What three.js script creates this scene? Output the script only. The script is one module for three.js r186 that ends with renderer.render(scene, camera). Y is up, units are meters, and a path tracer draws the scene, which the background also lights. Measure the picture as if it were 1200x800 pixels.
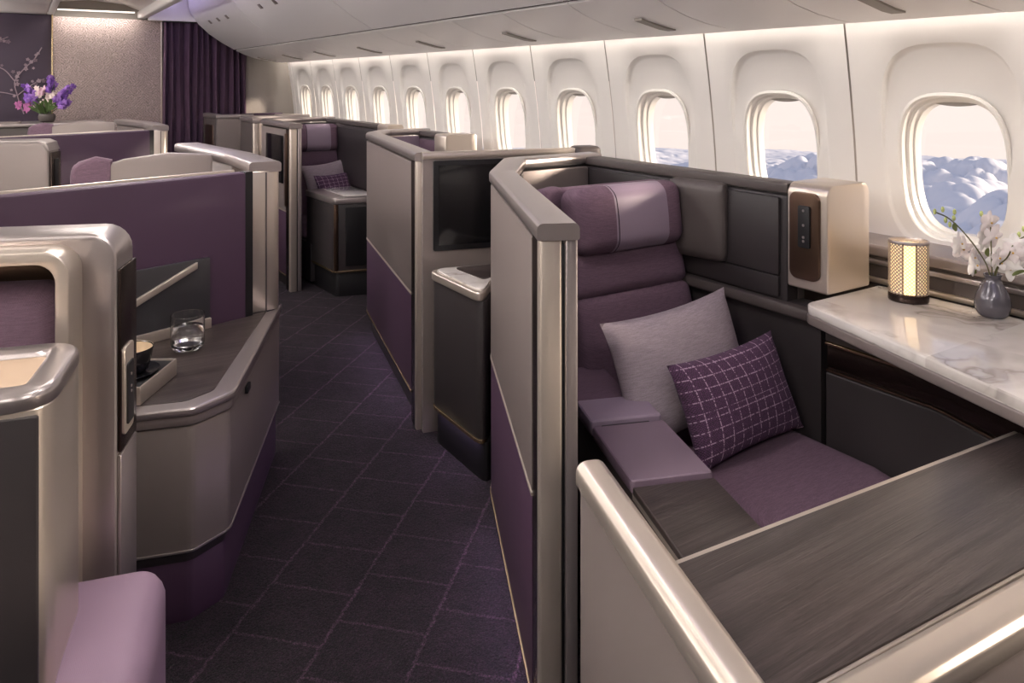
import * as THREE from 'three';
import { mergeGeometries, toCreasedNormals } from 'three/addons/utils/BufferGeometryUtils.js';
import { RectAreaLightUniformsLib } from 'three/addons/lights/RectAreaLightUniformsLib.js';

// ------------------------------------------------------------------ camera, sky, sun, area lights, exposure
// x = metres to the right of the camera across the cabin, y = up, z = -s (s = metres along the cabin, away from the camera)
const scene = new THREE.Scene();
const EYE = 1.55, FOCAL = 900, TURN = Math.atan(575 / 900);
const camera = new THREE.PerspectiveCamera(2 * Math.atan(400 / FOCAL) * 180 / Math.PI, 1.5, 0.05, 2000);
camera.position.set(0, EYE, 0);
camera.lookAt(Math.sin(TURN), EYE, -Math.cos(TURN));
camera.setViewOffset(1200, 800, 0, 305, 1200, 800);          // level camera with a shifted lens: horizon at pixel row 95
camera.updateProjectionMatrix();

const renderer = new THREE.WebGLRenderer({ antialias: true });
renderer.toneMapping = THREE.LinearToneMapping;
renderer.toneMappingExposure = 1.13;
renderer.shadowMap.enabled = true;
RectAreaLightUniformsLib.init();

const SUN_AZ = Math.atan2(0.66, 0.75);                       // in the plane (x, z)
const SUN_EL = 0.19;
const SKY_LOW = [0.94, 0.80, 0.74];

// small seeded noise kit
function rng(seed) { let a = seed >>> 0; return () => { a |= 0; a = a + 0x6D2B79F5 | 0; let t = Math.imul(a ^ a >>> 15, 1 | a); t = t + Math.imul(t ^ t >>> 7, 61 | t) ^ t; return ((t ^ t >>> 14) >>> 0) / 4294967296; }; }
const PERM = new Float32Array(65536); { const r = rng(77); for (let i = 0; i < 65536; i++) PERM[i] = r(); }
function lat(ix, iy, px, py) { if (px) { ix = ((ix % px) + px) % px; iy = ((iy % py) + py) % py; } return PERM[((Math.imul(ix, 374761) ^ Math.imul(iy, 668265) ^ (ix >> 7)) >>> 0) & 65535]; }
function vnoise(x, y, px = 0, py = px) { const ix = Math.floor(x), iy = Math.floor(y); let fx = x - ix, fy = y - iy; fx = fx * fx * (3 - 2 * fx); fy = fy * fy * (3 - 2 * fy); const a = lat(ix, iy, px, py), b = lat(ix + 1, iy, px, py), c = lat(ix, iy + 1, px, py), d = lat(ix + 1, iy + 1, px, py); return a + (b - a) * fx + (c - a) * fy + (a - b - c + d) * fx * fy; }
function fbm(x, y, oct, px = 0, py = px) { let v = 0, a = 0.5, s = 0; for (let i = 0; i < oct; i++) { v += a * vnoise(x, y, px, py); s += a; x *= 2; y *= 2; px *= 2; py *= 2; a *= 0.5; } return v / s; }
const sm = (a, b, x) => { x = Math.min(1, Math.max(0, (x - a) / (b - a))); return x * x * (3 - 2 * x); };
const mix = (a, b, k) => a + (b - a) * k;

// sky: clear morning air; below eye level one even pale haze (the cloud deck itself is built further down)
{
  const W = 1024, H = 512, d = new Float32Array(W * H * 4);
  for (let i = 0; i < W; i++) {
    const az = ((i + 0.5) / W - 0.5) * 2 * Math.PI;
    let da = az - SUN_AZ; while (da > Math.PI) da -= 2 * Math.PI; while (da < -Math.PI) da += 2 * Math.PI;
    const wide = Math.exp(-(da * da) / 1.6);
    for (let j = 0; j < H; j++) {
      const el = ((j + 0.5) / H - 0.5) * Math.PI, o = (j * W + i) * 4; let r = SKY_LOW[0], g = SKY_LOW[1], b = SKY_LOW[2];
      if (el > 0) {
        const k = 1 - Math.exp(-el / 0.22);
        r = mix(r * mix(0.95, 1.15, wide), 0.26, k); g = mix(g * mix(0.97, 1.02, wide), 0.31, k); b = mix(b * mix(1.05, 0.86, wide), 0.46, k);
        const gl = Math.exp(-(da * da * 0.6 + (el - SUN_EL) * (el - SUN_EL) * 1.6) / 0.09) * 1.6; r += gl; g += gl * 0.78; b += gl * 0.46;
      }
      d[o] = r; d[o + 1] = g; d[o + 2] = b; d[o + 3] = 1;
    }
  }
  const t = new THREE.DataTexture(d, W, H, THREE.RGBAFormat, THREE.FloatType);
  t.mapping = THREE.EquirectangularReflectionMapping; t.magFilter = THREE.LinearFilter; t.minFilter = THREE.LinearFilter; t.wrapS = THREE.RepeatWrapping; t.needsUpdate = true;
  scene.background = t;
}
{
  const sun = new THREE.DirectionalLight(new THREE.Color(1.0, 0.84, 0.69), 5.0);
  sun.name = 'sun'; sun.position.set(Math.cos(SUN_AZ) * 30, 1.2 + 30 * Math.tan(SUN_EL), Math.sin(SUN_AZ) * 30 - 3); sun.target.position.set(0, 1.2, -3);
  sun.castShadow = true; sun.shadow.radius = 14; sun.shadow.mapSize.set(2048, 2048);
  Object.assign(sun.shadow.camera, { left: -9, right: 9, top: 4, bottom: -4, near: 1, far: 60 });
  scene.add(sun, sun.target);
}
function areaLight(name, w, h, color, intensity, pos, target) {
  const l = new THREE.RectAreaLight(color, intensity, w, h); l.name = name;
  l.position.set(...pos); l.lookAt(...target); scene.add(l); return l;
}

// ------------------------------------------------------------------ helpers
const taken = {};
function numbered(n) { const k = taken[n] = (taken[n] ?? -1) + 1; return k ? `${n}_${String(k).padStart(3, '0')}` : n; }
function thing(name, label, category, group) { const o = new THREE.Group(); o.name = numbered(name); o.userData = { label, category }; if (group) o.userData.group = group; scene.add(o); return o; }
function structure(name) { const o = new THREE.Group(); o.name = name; o.userData = { kind: 'structure' }; scene.add(o); return o; }
function part(parent, name, geo, mat, label) { const m = new THREE.Mesh(geo, mat); m.name = name; if (label) m.userData.label = label; parent.add(m); return m; }
function solo(name, geo, mat, label, category, group) { const m = new THREE.Mesh(geo, mat); m.name = numbered(name); m.userData = { label, category }; if (group) m.userData.group = group; scene.add(m); return m; }
const V = (t, y, s) => new THREE.Vector3(t, y, -s);

function cleaned(g) { if (g.index) g = g.toNonIndexed(); for (const k of Object.keys(g.attributes)) if (!['position', 'normal', 'uv'].includes(k)) g.deleteAttribute(k); return g; }
const join = (...gs) => mergeGeometries(gs.flat().map(cleaned));

// rounded rectangle as a loop in (o, y)
function rrect(o0, o1, y0, y1, rt = 0.01, rb = rt, n = 4) {
  const p = [], arc = (cx, cy, r, a0) => { if (r < 1e-5) { p.push([cx, cy]); return; } for (let i = 0; i <= n; i++) { const a = a0 + Math.PI / 2 * i / n; p.push([cx + r * Math.cos(a), cy + r * Math.sin(a)]); } };
  arc(o1 - rb, y0 + rb, rb, -Math.PI / 2); arc(o1 - rt, y1 - rt, rt, 0); arc(o0 + rt, y1 - rt, rt, Math.PI / 2); arc(o0 + rb, y0 + rb, rb, Math.PI); return p;
}
// fillet the inner corners of a polyline in plan
function fillet(pts, radii, n = 8, closed = false) {
  const out = [], N = pts.length;
  for (let i = 0; i < N; i++) {
    const r = Array.isArray(radii) ? radii[i] : radii;
    if ((!closed && (i === 0 || i === N - 1)) || !r) { out.push(pts[i]); continue; }
    const p = pts[i], a = pts[(i + N - 1) % N], b = pts[(i + 1) % N];
    const da = [a[0] - p[0], a[1] - p[1]], db = [b[0] - p[0], b[1] - p[1]], la = Math.hypot(...da), lb = Math.hypot(...db);
    const ua = [da[0] / la, da[1] / la], ub = [db[0] / lb, db[1] / lb], th = Math.acos(Math.max(-1, Math.min(1, ua[0] * ub[0] + ua[1] * ub[1])));
    const d = Math.min(r / Math.tan(th / 2), la * 0.48, lb * 0.48);
    const A = [p[0] + ua[0] * d, p[1] + ua[1] * d], B = [p[0] + ub[0] * d, p[1] + ub[1] * d];
    for (let k = 0; k <= n; k++) { const q = k / n, u = 1 - q; out.push([u * u * A[0] + 2 * u * q * p[0] + q * q * B[0], u * u * A[1] + 2 * u * q * p[1] + q * q * B[1]]); }
  }
  return out;
}
// sweep a loop (o = offset to the right of the path, y = height) along a plan path [t, s]
function sweep(path, prof, crease = 0.6, closed = false) {
  const P = path.length, M = prof.length, pos = [], uv = [], rows = [], len = [0];
  for (let i = 1; i <= P; i++) { const a = path[i - 1], b = path[i % P]; len.push(len[i - 1] + Math.hypot(b[0] - a[0], b[1] - a[1])); }
  const per = [0]; for (let k = 1; k <= M; k++) per.push(per[k - 1] + Math.hypot(prof[k % M][0] - prof[k - 1][0], prof[k % M][1] - prof[k - 1][1]));
  for (let i = 0; i < P; i++) {
    const a = path[closed ? (i + P - 1) % P : Math.max(0, i - 1)], b = path[closed ? (i + 1) % P : Math.min(P - 1, i + 1)], c = path[i];
    let d1 = [c[0] - a[0], c[1] - a[1]], d2 = [b[0] - c[0], b[1] - c[1]]; if (!closed && i === 0) d1 = d2; if (!closed && i === P - 1) d2 = d1;
    const l1 = Math.hypot(...d1), l2 = Math.hypot(...d2), n1 = [d1[1] / l1, -d1[0] / l1], n2 = [d2[1] / l2, -d2[0] / l2];
    let m = [n1[0] + n2[0], n1[1] + n2[1]]; const ml = Math.hypot(...m); m = [m[0] / ml, m[1] / ml]; const k = 1 / Math.max(0.35, m[0] * n1[0] + m[1] * n1[1]);
    rows.push(prof.map(([o, y]) => [c[0] + m[0] * o * k, y, -(c[1] + m[1] * o * k)]));
  }
  const tri = (a, b, c, ua, ub, uc) => { pos.push(...a, ...b, ...c); uv.push(...ua, ...ub, ...uc); };
  for (let i = 0; i < (closed ? P : P - 1); i++) for (let k = 0; k < M; k++) {
    const i2 = (i + 1) % P, k2 = (k + 1) % M, A = rows[i][k], B = rows[i2][k], C = rows[i2][k2], D = rows[i][k2];
    const a = [len[i], per[k]], b = [len[i + 1], per[k]], c = [len[i + 1], per[k + 1]], e = [len[i], per[k + 1]];
    tri(A, C, B, a, c, b); tri(A, D, C, a, e, c);
  }
  if (!closed) {
    const sh = prof.map(p => new THREE.Vector2(...p)), cw = THREE.ShapeUtils.isClockWise(sh), fs = THREE.ShapeUtils.triangulateShape(sh, []);
    for (const [x, y, z] of fs) { const u = [prof[x], prof[y], prof[z]]; const f = cw ? [x, z, y] : [x, y, z], g = [f[0], f[2], f[1]];
      tri(rows[0][f[0]], rows[0][f[1]], rows[0][f[2]], prof[f[0]], prof[f[1]], prof[f[2]]); const L = rows[P - 1]; tri(L[g[0]], L[g[1]], L[g[2]], prof[g[0]], prof[g[1]], prof[g[2]]); void u; }
  }
  let g = new THREE.BufferGeometry(); g.setAttribute('position', new THREE.Float32BufferAttribute(pos, 3)); g.setAttribute('uv', new THREE.Float32BufferAttribute(uv, 2));
  return toCreasedNormals(g, crease);
}
// upright prism over a plan polygon [t, s]
function prism(poly, y0, y1, bevel = 0.004, radius = 0, holes = []) {
  const p = radius ? fillet(poly, radius, 6, true) : poly;
  const shape = new THREE.Shape(p.map(q => new THREE.Vector2(q[0], q[1])));
  for (const h of holes) shape.holes.push(new THREE.Path(h.map(q => new THREE.Vector2(q[0], q[1]))));
  const g = new THREE.ExtrudeGeometry(shape, { depth: Math.max(1e-4, y1 - y0 - 2 * bevel), bevelEnabled: bevel > 0, bevelThickness: bevel, bevelSize: bevel, bevelOffset: -bevel, bevelSegments: 3, curveSegments: 8 });
  g.translate(0, 0, y0 + bevel); g.rotateX(-Math.PI / 2); return toCreasedNormals(cleaned(g), 0.5);
}
// plate standing upright: outline [a, y] in a vertical plane through P0 along dir, thickness to the right of dir
function plate(outline, P0, dir, thick, bevel = 0.003, holes = [], crease = 0.5) {
  const shape = new THREE.Shape(outline.map(q => new THREE.Vector2(q[0], q[1])));
  for (const h of holes) shape.holes.push(new THREE.Path(h.map(q => new THREE.Vector2(q[0], q[1]))));
  const back = thick < 0 ? thick : 0; thick = Math.abs(thick);
  const g = new THREE.ExtrudeGeometry(shape, { depth: Math.max(1e-4, thick - 2 * bevel), bevelEnabled: bevel > 0, bevelThickness: bevel, bevelSize: bevel, bevelOffset: -bevel, bevelSegments: 3, curveSegments: 8 });
  g.translate(0, 0, bevel + back);
  const l = Math.hypot(...dir), d = [dir[0] / l, dir[1] / l], n = [d[1], -d[0]];
  const m = new THREE.Matrix4().set(d[0], 0, n[0], P0[0], 0, 1, 0, 0, -d[1], 0, -n[1], -P0[1], 0, 0, 0, 1);
  g.applyMatrix4(m); const c = cleaned(g); if (m.determinant() < 0) flip(c); return toCreasedNormals(c, crease);
}
function flip(g) { for (const k of ['position', 'normal', 'uv']) { const a = g.attributes[k]; if (!a) continue; const n = a.itemSize, r = a.array; for (let i = 0; i < a.count; i += 3) for (let c = 0; c < n; c++) { const q = r[(i + 1) * n + c]; r[(i + 1) * n + c] = r[(i + 2) * n + c]; r[(i + 2) * n + c] = q; } } return g; }
const rr = (a0, a1, y0, y1, r, n = 5) => rrect(a0, a1, y0, y1, r, r, n);
// soft rounded block, centred, with a swelling of its broad faces (along local z)
function cushion(w, h, d, r = 0.04, puff = 0.15, seg = 14) {
  const g = new THREE.BoxGeometry(w, h, d, seg, seg, Math.max(4, seg / 2 | 0)), p = g.attributes.position, uvs = g.attributes.uv, v = new THREE.Vector3(), c = new THREE.Vector3();
  for (let i = 0; i < p.count; i++) {
    v.fromBufferAttribute(p, i); const x0 = v.x / (w / 2), y0 = v.y / (h / 2);
    c.set(THREE.MathUtils.clamp(v.x, -w / 2 + r, w / 2 - r), THREE.MathUtils.clamp(v.y, -h / 2 + r, h / 2 - r), THREE.MathUtils.clamp(v.z, -d / 2 + r, d / 2 - r));
    v.sub(c); if (v.lengthSq() > 1e-12) v.setLength(Math.min(r, v.length() === 0 ? 0 : r)); v.add(c);
    v.z *= 1 + puff * (1 - x0 * x0) * (1 - y0 * y0);
    uvs.setXY(i, v.x + 0.3 * v.z, v.y + 0.7 * v.z); p.setXYZ(i, v.x, v.y, v.z);
  }
  g.computeVertexNormals(); return toCreasedNormals(g.toNonIndexed(), 1.0);
}
// triangles of a soup between two planes x = a, x = b, and the others
function splitX(g, a, b) { const q = [{ p: [], n: [], u: [] }, { p: [], n: [], u: [] }], P = g.attributes.position, N = g.attributes.normal, U = g.attributes.uv; for (let i = 0; i < P.count; i += 3) { const c = (P.getX(i) + P.getX(i + 1) + P.getX(i + 2)) / 3, o = q[c > a && c < b ? 0 : 1]; for (let k = i; k < i + 3; k++) { o.p.push(P.getX(k), P.getY(k), P.getZ(k)); o.n.push(N.getX(k), N.getY(k), N.getZ(k)); o.u.push(U.getX(k), U.getY(k)); } } return q.map(o => { const r = new THREE.BufferGeometry(); r.setAttribute('position', new THREE.Float32BufferAttribute(o.p, 3)); r.setAttribute('normal', new THREE.Float32BufferAttribute(o.n, 3)); r.setAttribute('uv', new THREE.Float32BufferAttribute(o.u, 2)); return r; }); }
// throw pillow: two bulging faces meeting in a seam with pinched corners
function pillow(w, h, d, seed, n = 30) {
  const r = rng(seed), k0 = r() * 9, faces = [];
  for (const side of [1, -1]) {
    const g = new THREE.PlaneGeometry(1, 1, n, n), p = g.attributes.position, uvs = g.attributes.uv;
    for (let i = 0; i < p.count; i++) {
      const x = p.getX(i) * 2, y = p.getY(i) * 2, ex = 1 - 0.085 * (1 - y * y) , ey = 1 - 0.10 * (1 - x * x);
      const b = Math.pow(Math.max(0, 1 - Math.pow(Math.abs(x), 2.6)), 0.55) * Math.pow(Math.max(0, 1 - Math.pow(Math.abs(y), 2.6)), 0.55);
      const wr = (fbm(x * 2.2 + k0, y * 2.2 + side * 3 + 20, 3) - 0.5) * 0.16 * b + Math.sin((x * 2.1 + y * 5 + k0)) * 0.012 * b;
      p.setXYZ(i, x * w / 2 * ex, y * h / 2 * ey, side * (d / 2) * (b * (1 + wr)));
      uvs.setXY(i, x * w / 2, y * h / 2);
    }
    let q = g.toNonIndexed(); if (side < 0) flip(q); faces.push(q);
  }
  const g = mergeGeometries(faces); g.deleteAttribute('normal'); return toCreasedNormals(g, 1.3);
}
// place a local geometry (x right, y up, z towards the cabin's near end) at plan point with a turn
function at(g, t, y, s, ry = 0, rx = 0, rz = 0) { const m = new THREE.Matrix4().compose(V(t, y, s), new THREE.Quaternion().setFromEuler(new THREE.Euler(rx, ry, rz, 'YXZ')), new THREE.Vector3(1, 1, 1)); g = g.clone(); g.applyMatrix4(m); return g; }
function tube(pts, r, seg = 24, rad = 8) { return new THREE.TubeGeometry(new THREE.CatmullRomCurve3(pts.map(p => new THREE.Vector3(...p))), seg, r, rad, false); }
function lathe(pts, n = 40) { return new THREE.LatheGeometry(pts.map(p => new THREE.Vector2(...p)), n); }

// ------------------------------------------------------------------ materials
function tex(w, h, fn, srgb, rep) {
  const d = new Uint8Array(w * h * 4);
  for (let j = 0; j < h; j++) for (let i = 0; i < w; i++) { const c = fn(i / w, j / h, i, j), o = (j * w + i) * 4; const a = typeof c === 'number' ? [c, c, c] : c; d[o] = 255 * Math.min(1, Math.max(0, a[0])); d[o + 1] = 255 * Math.min(1, Math.max(0, a[1])); d[o + 2] = 255 * Math.min(1, Math.max(0, a[2])); d[o + 3] = a[3] === undefined ? 255 : 255 * a[3]; }
  const t = new THREE.DataTexture(d, w, h, THREE.RGBAFormat); t.wrapS = t.wrapT = THREE.RepeatWrapping; t.magFilter = THREE.LinearFilter; t.minFilter = THREE.LinearMipmapLinearFilter; t.generateMipmaps = true;
  if (srgb) t.colorSpace = THREE.SRGBColorSpace; if (rep) t.repeat.set(...rep); t.needsUpdate = true; return t;
}
const heather = tex(512, 512, (u, v) => 0.72 + 0.34 * (0.55 * fbm(u * 12, v * 120, 3, 12, 120) + 0.45 * vnoise(u * 256, v * 256, 256)), true, [5, 5]);
const weave = tex(256, 256, (u, v) => 0.5 + 0.25 * Math.sin(u * Math.PI * 64) * Math.sin(v * Math.PI * 64) + 0.3 * (vnoise(u * 128, v * 128, 128) - 0.5), false, [9, 9]);
const grain = tex(512, 512, (u, v) => 0.55 + 0.45 * (vnoise(u * 256, v * 256, 256) - 0.5) + 0.25 * (fbm(u * 32, v * 32, 3, 32) - 0.5), false, [7, 7]);
const woodMap = tex(1024, 1024, (u, v) => { const w = fbm(u * 2, v * 26, 4, 2, 26), f = fbm(u * 5, v * 170, 3, 5, 170), p = vnoise(u * 60, v * 420, 60, 420); const k = 0.55 * w + 0.30 * f + 0.15 * p; const b = sm(0.25, 0.75, k); return [mix(0.195, 0.305, b), mix(0.168, 0.268, b), mix(0.160, 0.258, b)]; }, true, [1.3, 2.4]);
const woodBump = tex(512, 1024, (u, v) => fbm(u * 5, v * 170, 3, 5, 170), false, [1.3, 2.4]);
const marbleMap = tex(1024, 1024, (u, v) => { const wx = fbm(u * 4 + 3, v * 4, 5, 4), wy = fbm(u * 4, v * 4 + 7, 5, 4); const q = fbm(u * 3 + wx * 2.2, v * 3 + wy * 2.2, 5, 0), ve = Math.pow(1 - Math.min(1, Math.abs(q - 0.5) * 9), 3) * sm(0.35, 0.62, wx), cl = sm(0.42, 0.72, fbm(u * 5 + wy * 2, v * 5 + wx, 4, 0)); const k = 0.55 * ve + 0.24 * cl; return [mix(0.89, 0.50, k), mix(0.865, 0.46, k), mix(0.84, 0.43, k)]; }, true, [1, 1]);
// carpet: dark aubergine pile with paler woven lines in a staggered block grid laid at 45 degrees
const TILE = 1.08;
const carpetMap = tex(2048, 2048, (u, v) => {
  const wob = (fbm(u * 90, v * 90, 2, 90) - 0.5) * 0.010, x = u * TILE + wob, y = v * TILE + wob, B = 0.27, C = 0.216;
  const strip = Math.floor(x / B), dx = Math.abs(x / B - Math.round(x / B)) * B, yy = y + (strip % 2) * C * 0.5, dy = Math.abs(yy / C - Math.round(yy / C)) * C;
  const line = Math.max(1 - sm(0.0022, 0.0075, dx), (1 - sm(0.0022, 0.0075, dy)) * 0.8) * (0.35 + 0.9 * vnoise(u * 400, v * 400, 400));
  const pile = 0.25 + 0.85 * vnoise(u * 400, v * 400, 400) + 0.40 * (fbm(u * 26, v * 26, 3, 26) - 0.5), spark = vnoise(u * 700 + 3, v * 700, 700) > 0.93 ? 0.5 : 0;
  const k = pile + spark; return [0.195 * k + 0.16 * line, 0.130 * k + 0.118 * line, 0.180 * k + 0.148 * line];
}, true, [1 / TILE, 1 / TILE]);
const carpetBump = tex(1024, 1024, (u, v) => 0.6 * vnoise(u * 340, v * 340, 340) + 0.4 * vnoise(u * 120, v * 120, 120), false, [1.4, 1.4]);
const reliefBump = tex(1024, 1024, (u, v) => { const a = fbm(u * 14, v * 14, 3, 14) * 6.3, q = Math.sin(34 * Math.PI * 2 * u + 9 * Math.cos(a)) * Math.sin(34 * Math.PI * 2 * v + 9 * Math.sin(a)); return 0.5 + 0.5 * q; }, false, [1.1, 1.1]);
const reliefMap = tex(1024, 1024, (u, v) => { const a = fbm(u * 14, v * 14, 3, 14) * 6.3, q = 0.5 + 0.5 * Math.sin(34 * Math.PI * 2 * u + 9 * Math.cos(a)) * Math.sin(34 * Math.PI * 2 * v + 9 * Math.sin(a)); const k = 0.75 + 0.35 * q + 0.2 * (vnoise(u * 300, v * 300, 300) - 0.5); return [0.68 * k, 0.605 * k, 0.59 * k]; }, true, [1.1, 1.1]);
const plaidMap = tex(1024, 1024, (u, v) => {
  const n = vnoise(u * 256, v * 256, 256), base = [0.345, 0.225, 0.335].map(c => c * (0.72 + 0.5 * n) * (0.9 + 0.25 * Math.sin(v * 380) * Math.sin(u * 380)));
  const P = 10, fu = u * P + 0.05 * (vnoise(u * 30, v * 8, 30, 8) - 0.5), fv = v * P * 1.25 + 0.05 * (vnoise(u * 8, v * 30, 8, 30) - 0.5);
  const du = Math.abs(fu - Math.round(fu)), dv = Math.abs(fv - Math.round(fv));
  const l = Math.max((1 - sm(0.03, 0.062, du)) * (vnoise(v * 150, Math.round(fu), 150, 10) > 0.40 ? 1 : 0.15), (1 - sm(0.03, 0.07, dv)) * (vnoise(u * 150, Math.round(fv), 150, 12) > 0.40 ? 1 : 0.15));
  return [mix(base[0], 0.80, l * 0.8), mix(base[1], 0.70, l * 0.8), mix(base[2], 0.76, l * 0.8)];
}, true, [2.5, 2.5]);
const perfAlpha = tex(512, 512, (u, v) => { let best = 9; const N = 16; for (const o of [0, 0.5]) { const x = u * N + o, y = v * N + o, dx = x - Math.round(x), dy = y - Math.round(y); best = Math.min(best, Math.abs(dx) + Math.abs(dy) * 0.9); } return best < 0.24 ? 0 : 1; }, false, [5, 5]);
const openAlpha = tex(512, 512, (u, v) => { const N = 16, x = u * N, y = v * N, f = (a, b) => Math.abs(a - Math.round(a)) + Math.abs(b - Math.round(b)) * 0.9; return Math.min(f(x, y), f(x + 0.5, y + 0.5)) < 0.40 ? 0 : 1; }, false, [5, 5]);

const std = o => new THREE.MeshStandardMaterial(o), phys = o => new THREE.MeshPhysicalMaterial(o);
const C = hex => new THREE.Color(hex);
const M = {
  taupe: std({ color: C('#8c817d'), roughness: 0.37, metalness: 0.35, bumpMap: grain, bumpScale: 0.0002 }),
  taupeDark: std({ color: C('#4f4745'), roughness: 0.5, metalness: 0.1, bumpMap: grain, bumpScale: 0.0002 }),
  charcoal: std({ color: C('#302b2c'), roughness: 0.45, bumpMap: grain, bumpScale: 0.0003 }),
  black: std({ color: C('#131114'), roughness: 0.5 }),
  silver: std({ color: C('#b0a7a5'), roughness: 0.30, metalness: 0.78, bumpMap: grain, bumpScale: 0.00004 }),
  champagne: std({ color: C('#cdc1b5'), roughness: 0.32, metalness: 0.70, bumpMap: grain, bumpScale: 0.00006 }),
  sparkle: std({ color: C('#a0968f'), roughness: 0.36, metalness: 0.5, bumpMap: grain, bumpScale: 0.0005 }),
  gold: std({ color: C('#cdb48f'), roughness: 0.25, metalness: 0.95 }),
  bronze: std({ color: C('#6a5548'), roughness: 0.28, metalness: 0.9 }),
  bronzeDark: std({ color: C('#3a2f2b'), roughness: 0.25, metalness: 0.8 }),
  purplePanel: std({ color: C('#452f43'), roughness: 0.5, bumpMap: grain, bumpScale: 0.0003 }),
  purpleFabric: phys({ color: C('#785e6e'), map: heather, roughness: 0.9, bumpMap: weave, bumpScale: 0.0006, sheen: 0.3, sheenColor: C('#b9a5b8'), sheenRoughness: 0.5 }),
  purpleLeather: std({ color: C('#7d6a78'), roughness: 0.42, bumpMap: grain, bumpScale: 0.0004 }),
  lilacLeather: std({ color: C('#918090'), roughness: 0.45, bumpMap: grain, bumpScale: 0.0004 }),
  lilacPad: std({ color: C('#987e92'), roughness: 0.6, bumpMap: weave, bumpScale: 0.0003 }),
  piping: std({ color: C('#2b1d2e'), roughness: 0.7 }),
  greyFabric: phys({ color: C('#b3a4ab'), map: heather, roughness: 0.85, bumpMap: weave, bumpScale: 0.0005, sheen: 0.3, sheenColor: C('#e0d4d8'), sheenRoughness: 0.5 }),
  plaid: phys({ map: plaidMap, roughness: 0.9, bumpMap: weave, bumpScale: 0.0009, sheen: 0.2, sheenColor: C('#b79cc0') }),
  wood: std({ map: woodMap, roughness: 0.30, bumpMap: woodBump, bumpScale: 0.0004 }),
  marble: phys({ map: marbleMap, roughness: 0.10, clearcoat: 0.5, clearcoatRoughness: 0.05 }),
  carpet: std({ map: carpetMap, roughness: 1.0, bumpMap: carpetBump, bumpScale: 0.012 }),
  plastic: std({ color: C('#ebe7e3'), roughness: 0.45 }),
  bezel: std({ color: C('#ece8e2'), roughness: 0.3 }),
  ceiling: std({ color: C('#e9e4e1'), roughness: 0.6 }),
  bin: std({ color: C('#f0ecec'), roughness: 0.30 }),
  joint: std({ color: C('#b9b2ac'), roughness: 0.6 }),
  seam: std({ color: C('#3b3032'), roughness: 0.8 }),
  glass: phys({ color: 0xffffff, roughness: 0.0, transmission: 1, thickness: 0, ior: 1.45 }),
  screen: std({ color: C('#0d0d10'), roughness: 0.12 }),
  screenFrame: std({ color: C('#1b1a1d'), roughness: 0.3, metalness: 0.3 }),
  relief: std({ map: reliefMap, roughness: 0.55, bumpMap: reliefBump, bumpScale: 0.004 }),
  bulkPurple: std({ color: C('#3c303f'), roughness: 0.6, bumpMap: grain, bumpScale: 0.0003 }),
  bulkGrey: std({ color: C('#958d86'), roughness: 0.5, bumpMap: grain, bumpScale: 0.0002 }),
  curtain: phys({ color: C('#5f455b'), map: heather, roughness: 0.95, sheen: 0.4, sheenColor: C('#9a869c'), sheenRoughness: 0.6 }),
  branch: std({ color: C('#8d7c84'), roughness: 0.6, metalness: 0.2 }),
};

// ------------------------------------------------------------------ cabin: floor, window wall, ceiling, bulkhead
const S0 = -2.6, S1 = 8.35, BAY = 0.655, B0 = 1.307, LEFT = -3.3;
const wallX = y => y < 1.06 ? 2.50 : 2.50 - 0.080 * Math.pow((y - 1.06) / 0.69, 1.5);

{
  const f = structure('floor');
  const g = new THREE.BoxGeometry(6.2, 0.08, S1 - S0 + 0.2), u = g.attributes.uv, p = g.attributes.position;
  for (let i = 0; i < p.count; i++) { const x = p.getX(i), z = p.getZ(i), q = Math.SQRT1_2; u.setXY(i, (x + z) * q + 0.035, (x - z) * q + 0.06); }
  const m = part(f, 'carpet', g, M.carpet); m.position.set(-0.35, -0.04, -(S0 + S1) / 2);
}

// outline of a superellipse around the window centre, at angle th
const CY = 1.267;
function ring(th, hw, hh, n, cy) { const c = Math.cos(th), s = Math.sin(th), r = Math.pow(Math.pow(Math.abs(c / hw), n) + Math.pow(Math.abs(s / hh), n), -1 / n); return [r * c, cy + r * s]; }
function boxRing(th, hw, y0, y1, cy) { const c = Math.cos(th), s = Math.sin(th); const k = Math.min(Math.abs(c) > 1e-6 ? hw / Math.abs(c) : 1e9, s > 1e-6 ? (y1 - cy) / s : s < -1e-6 ? (cy - y0) / -s : 1e9); return [k * c, cy + k * s]; }
function ringMesh(rings, crease) {
  const N = rings[0].length, pos = [], uv = [];
  const push = v => { pos.push(v[0], v[1], v[2]); uv.push(v[2], v[1]); };
  for (let r = 0; r + 1 < rings.length; r++) for (let i = 0; i < N; i++) { const j = (i + 1) % N, A = rings[r][i], B = rings[r][j], Cc = rings[r + 1][j], D = rings[r + 1][i]; push(A); push(B); push(Cc); push(A); push(Cc); push(D); }
  const g = new THREE.BufferGeometry(); g.setAttribute('position', new THREE.Float32BufferAttribute(pos, 3)); g.setAttribute('uv', new THREE.Float32BufferAttribute(uv, 2)); return toCreasedNormals(g, crease);
}
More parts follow.
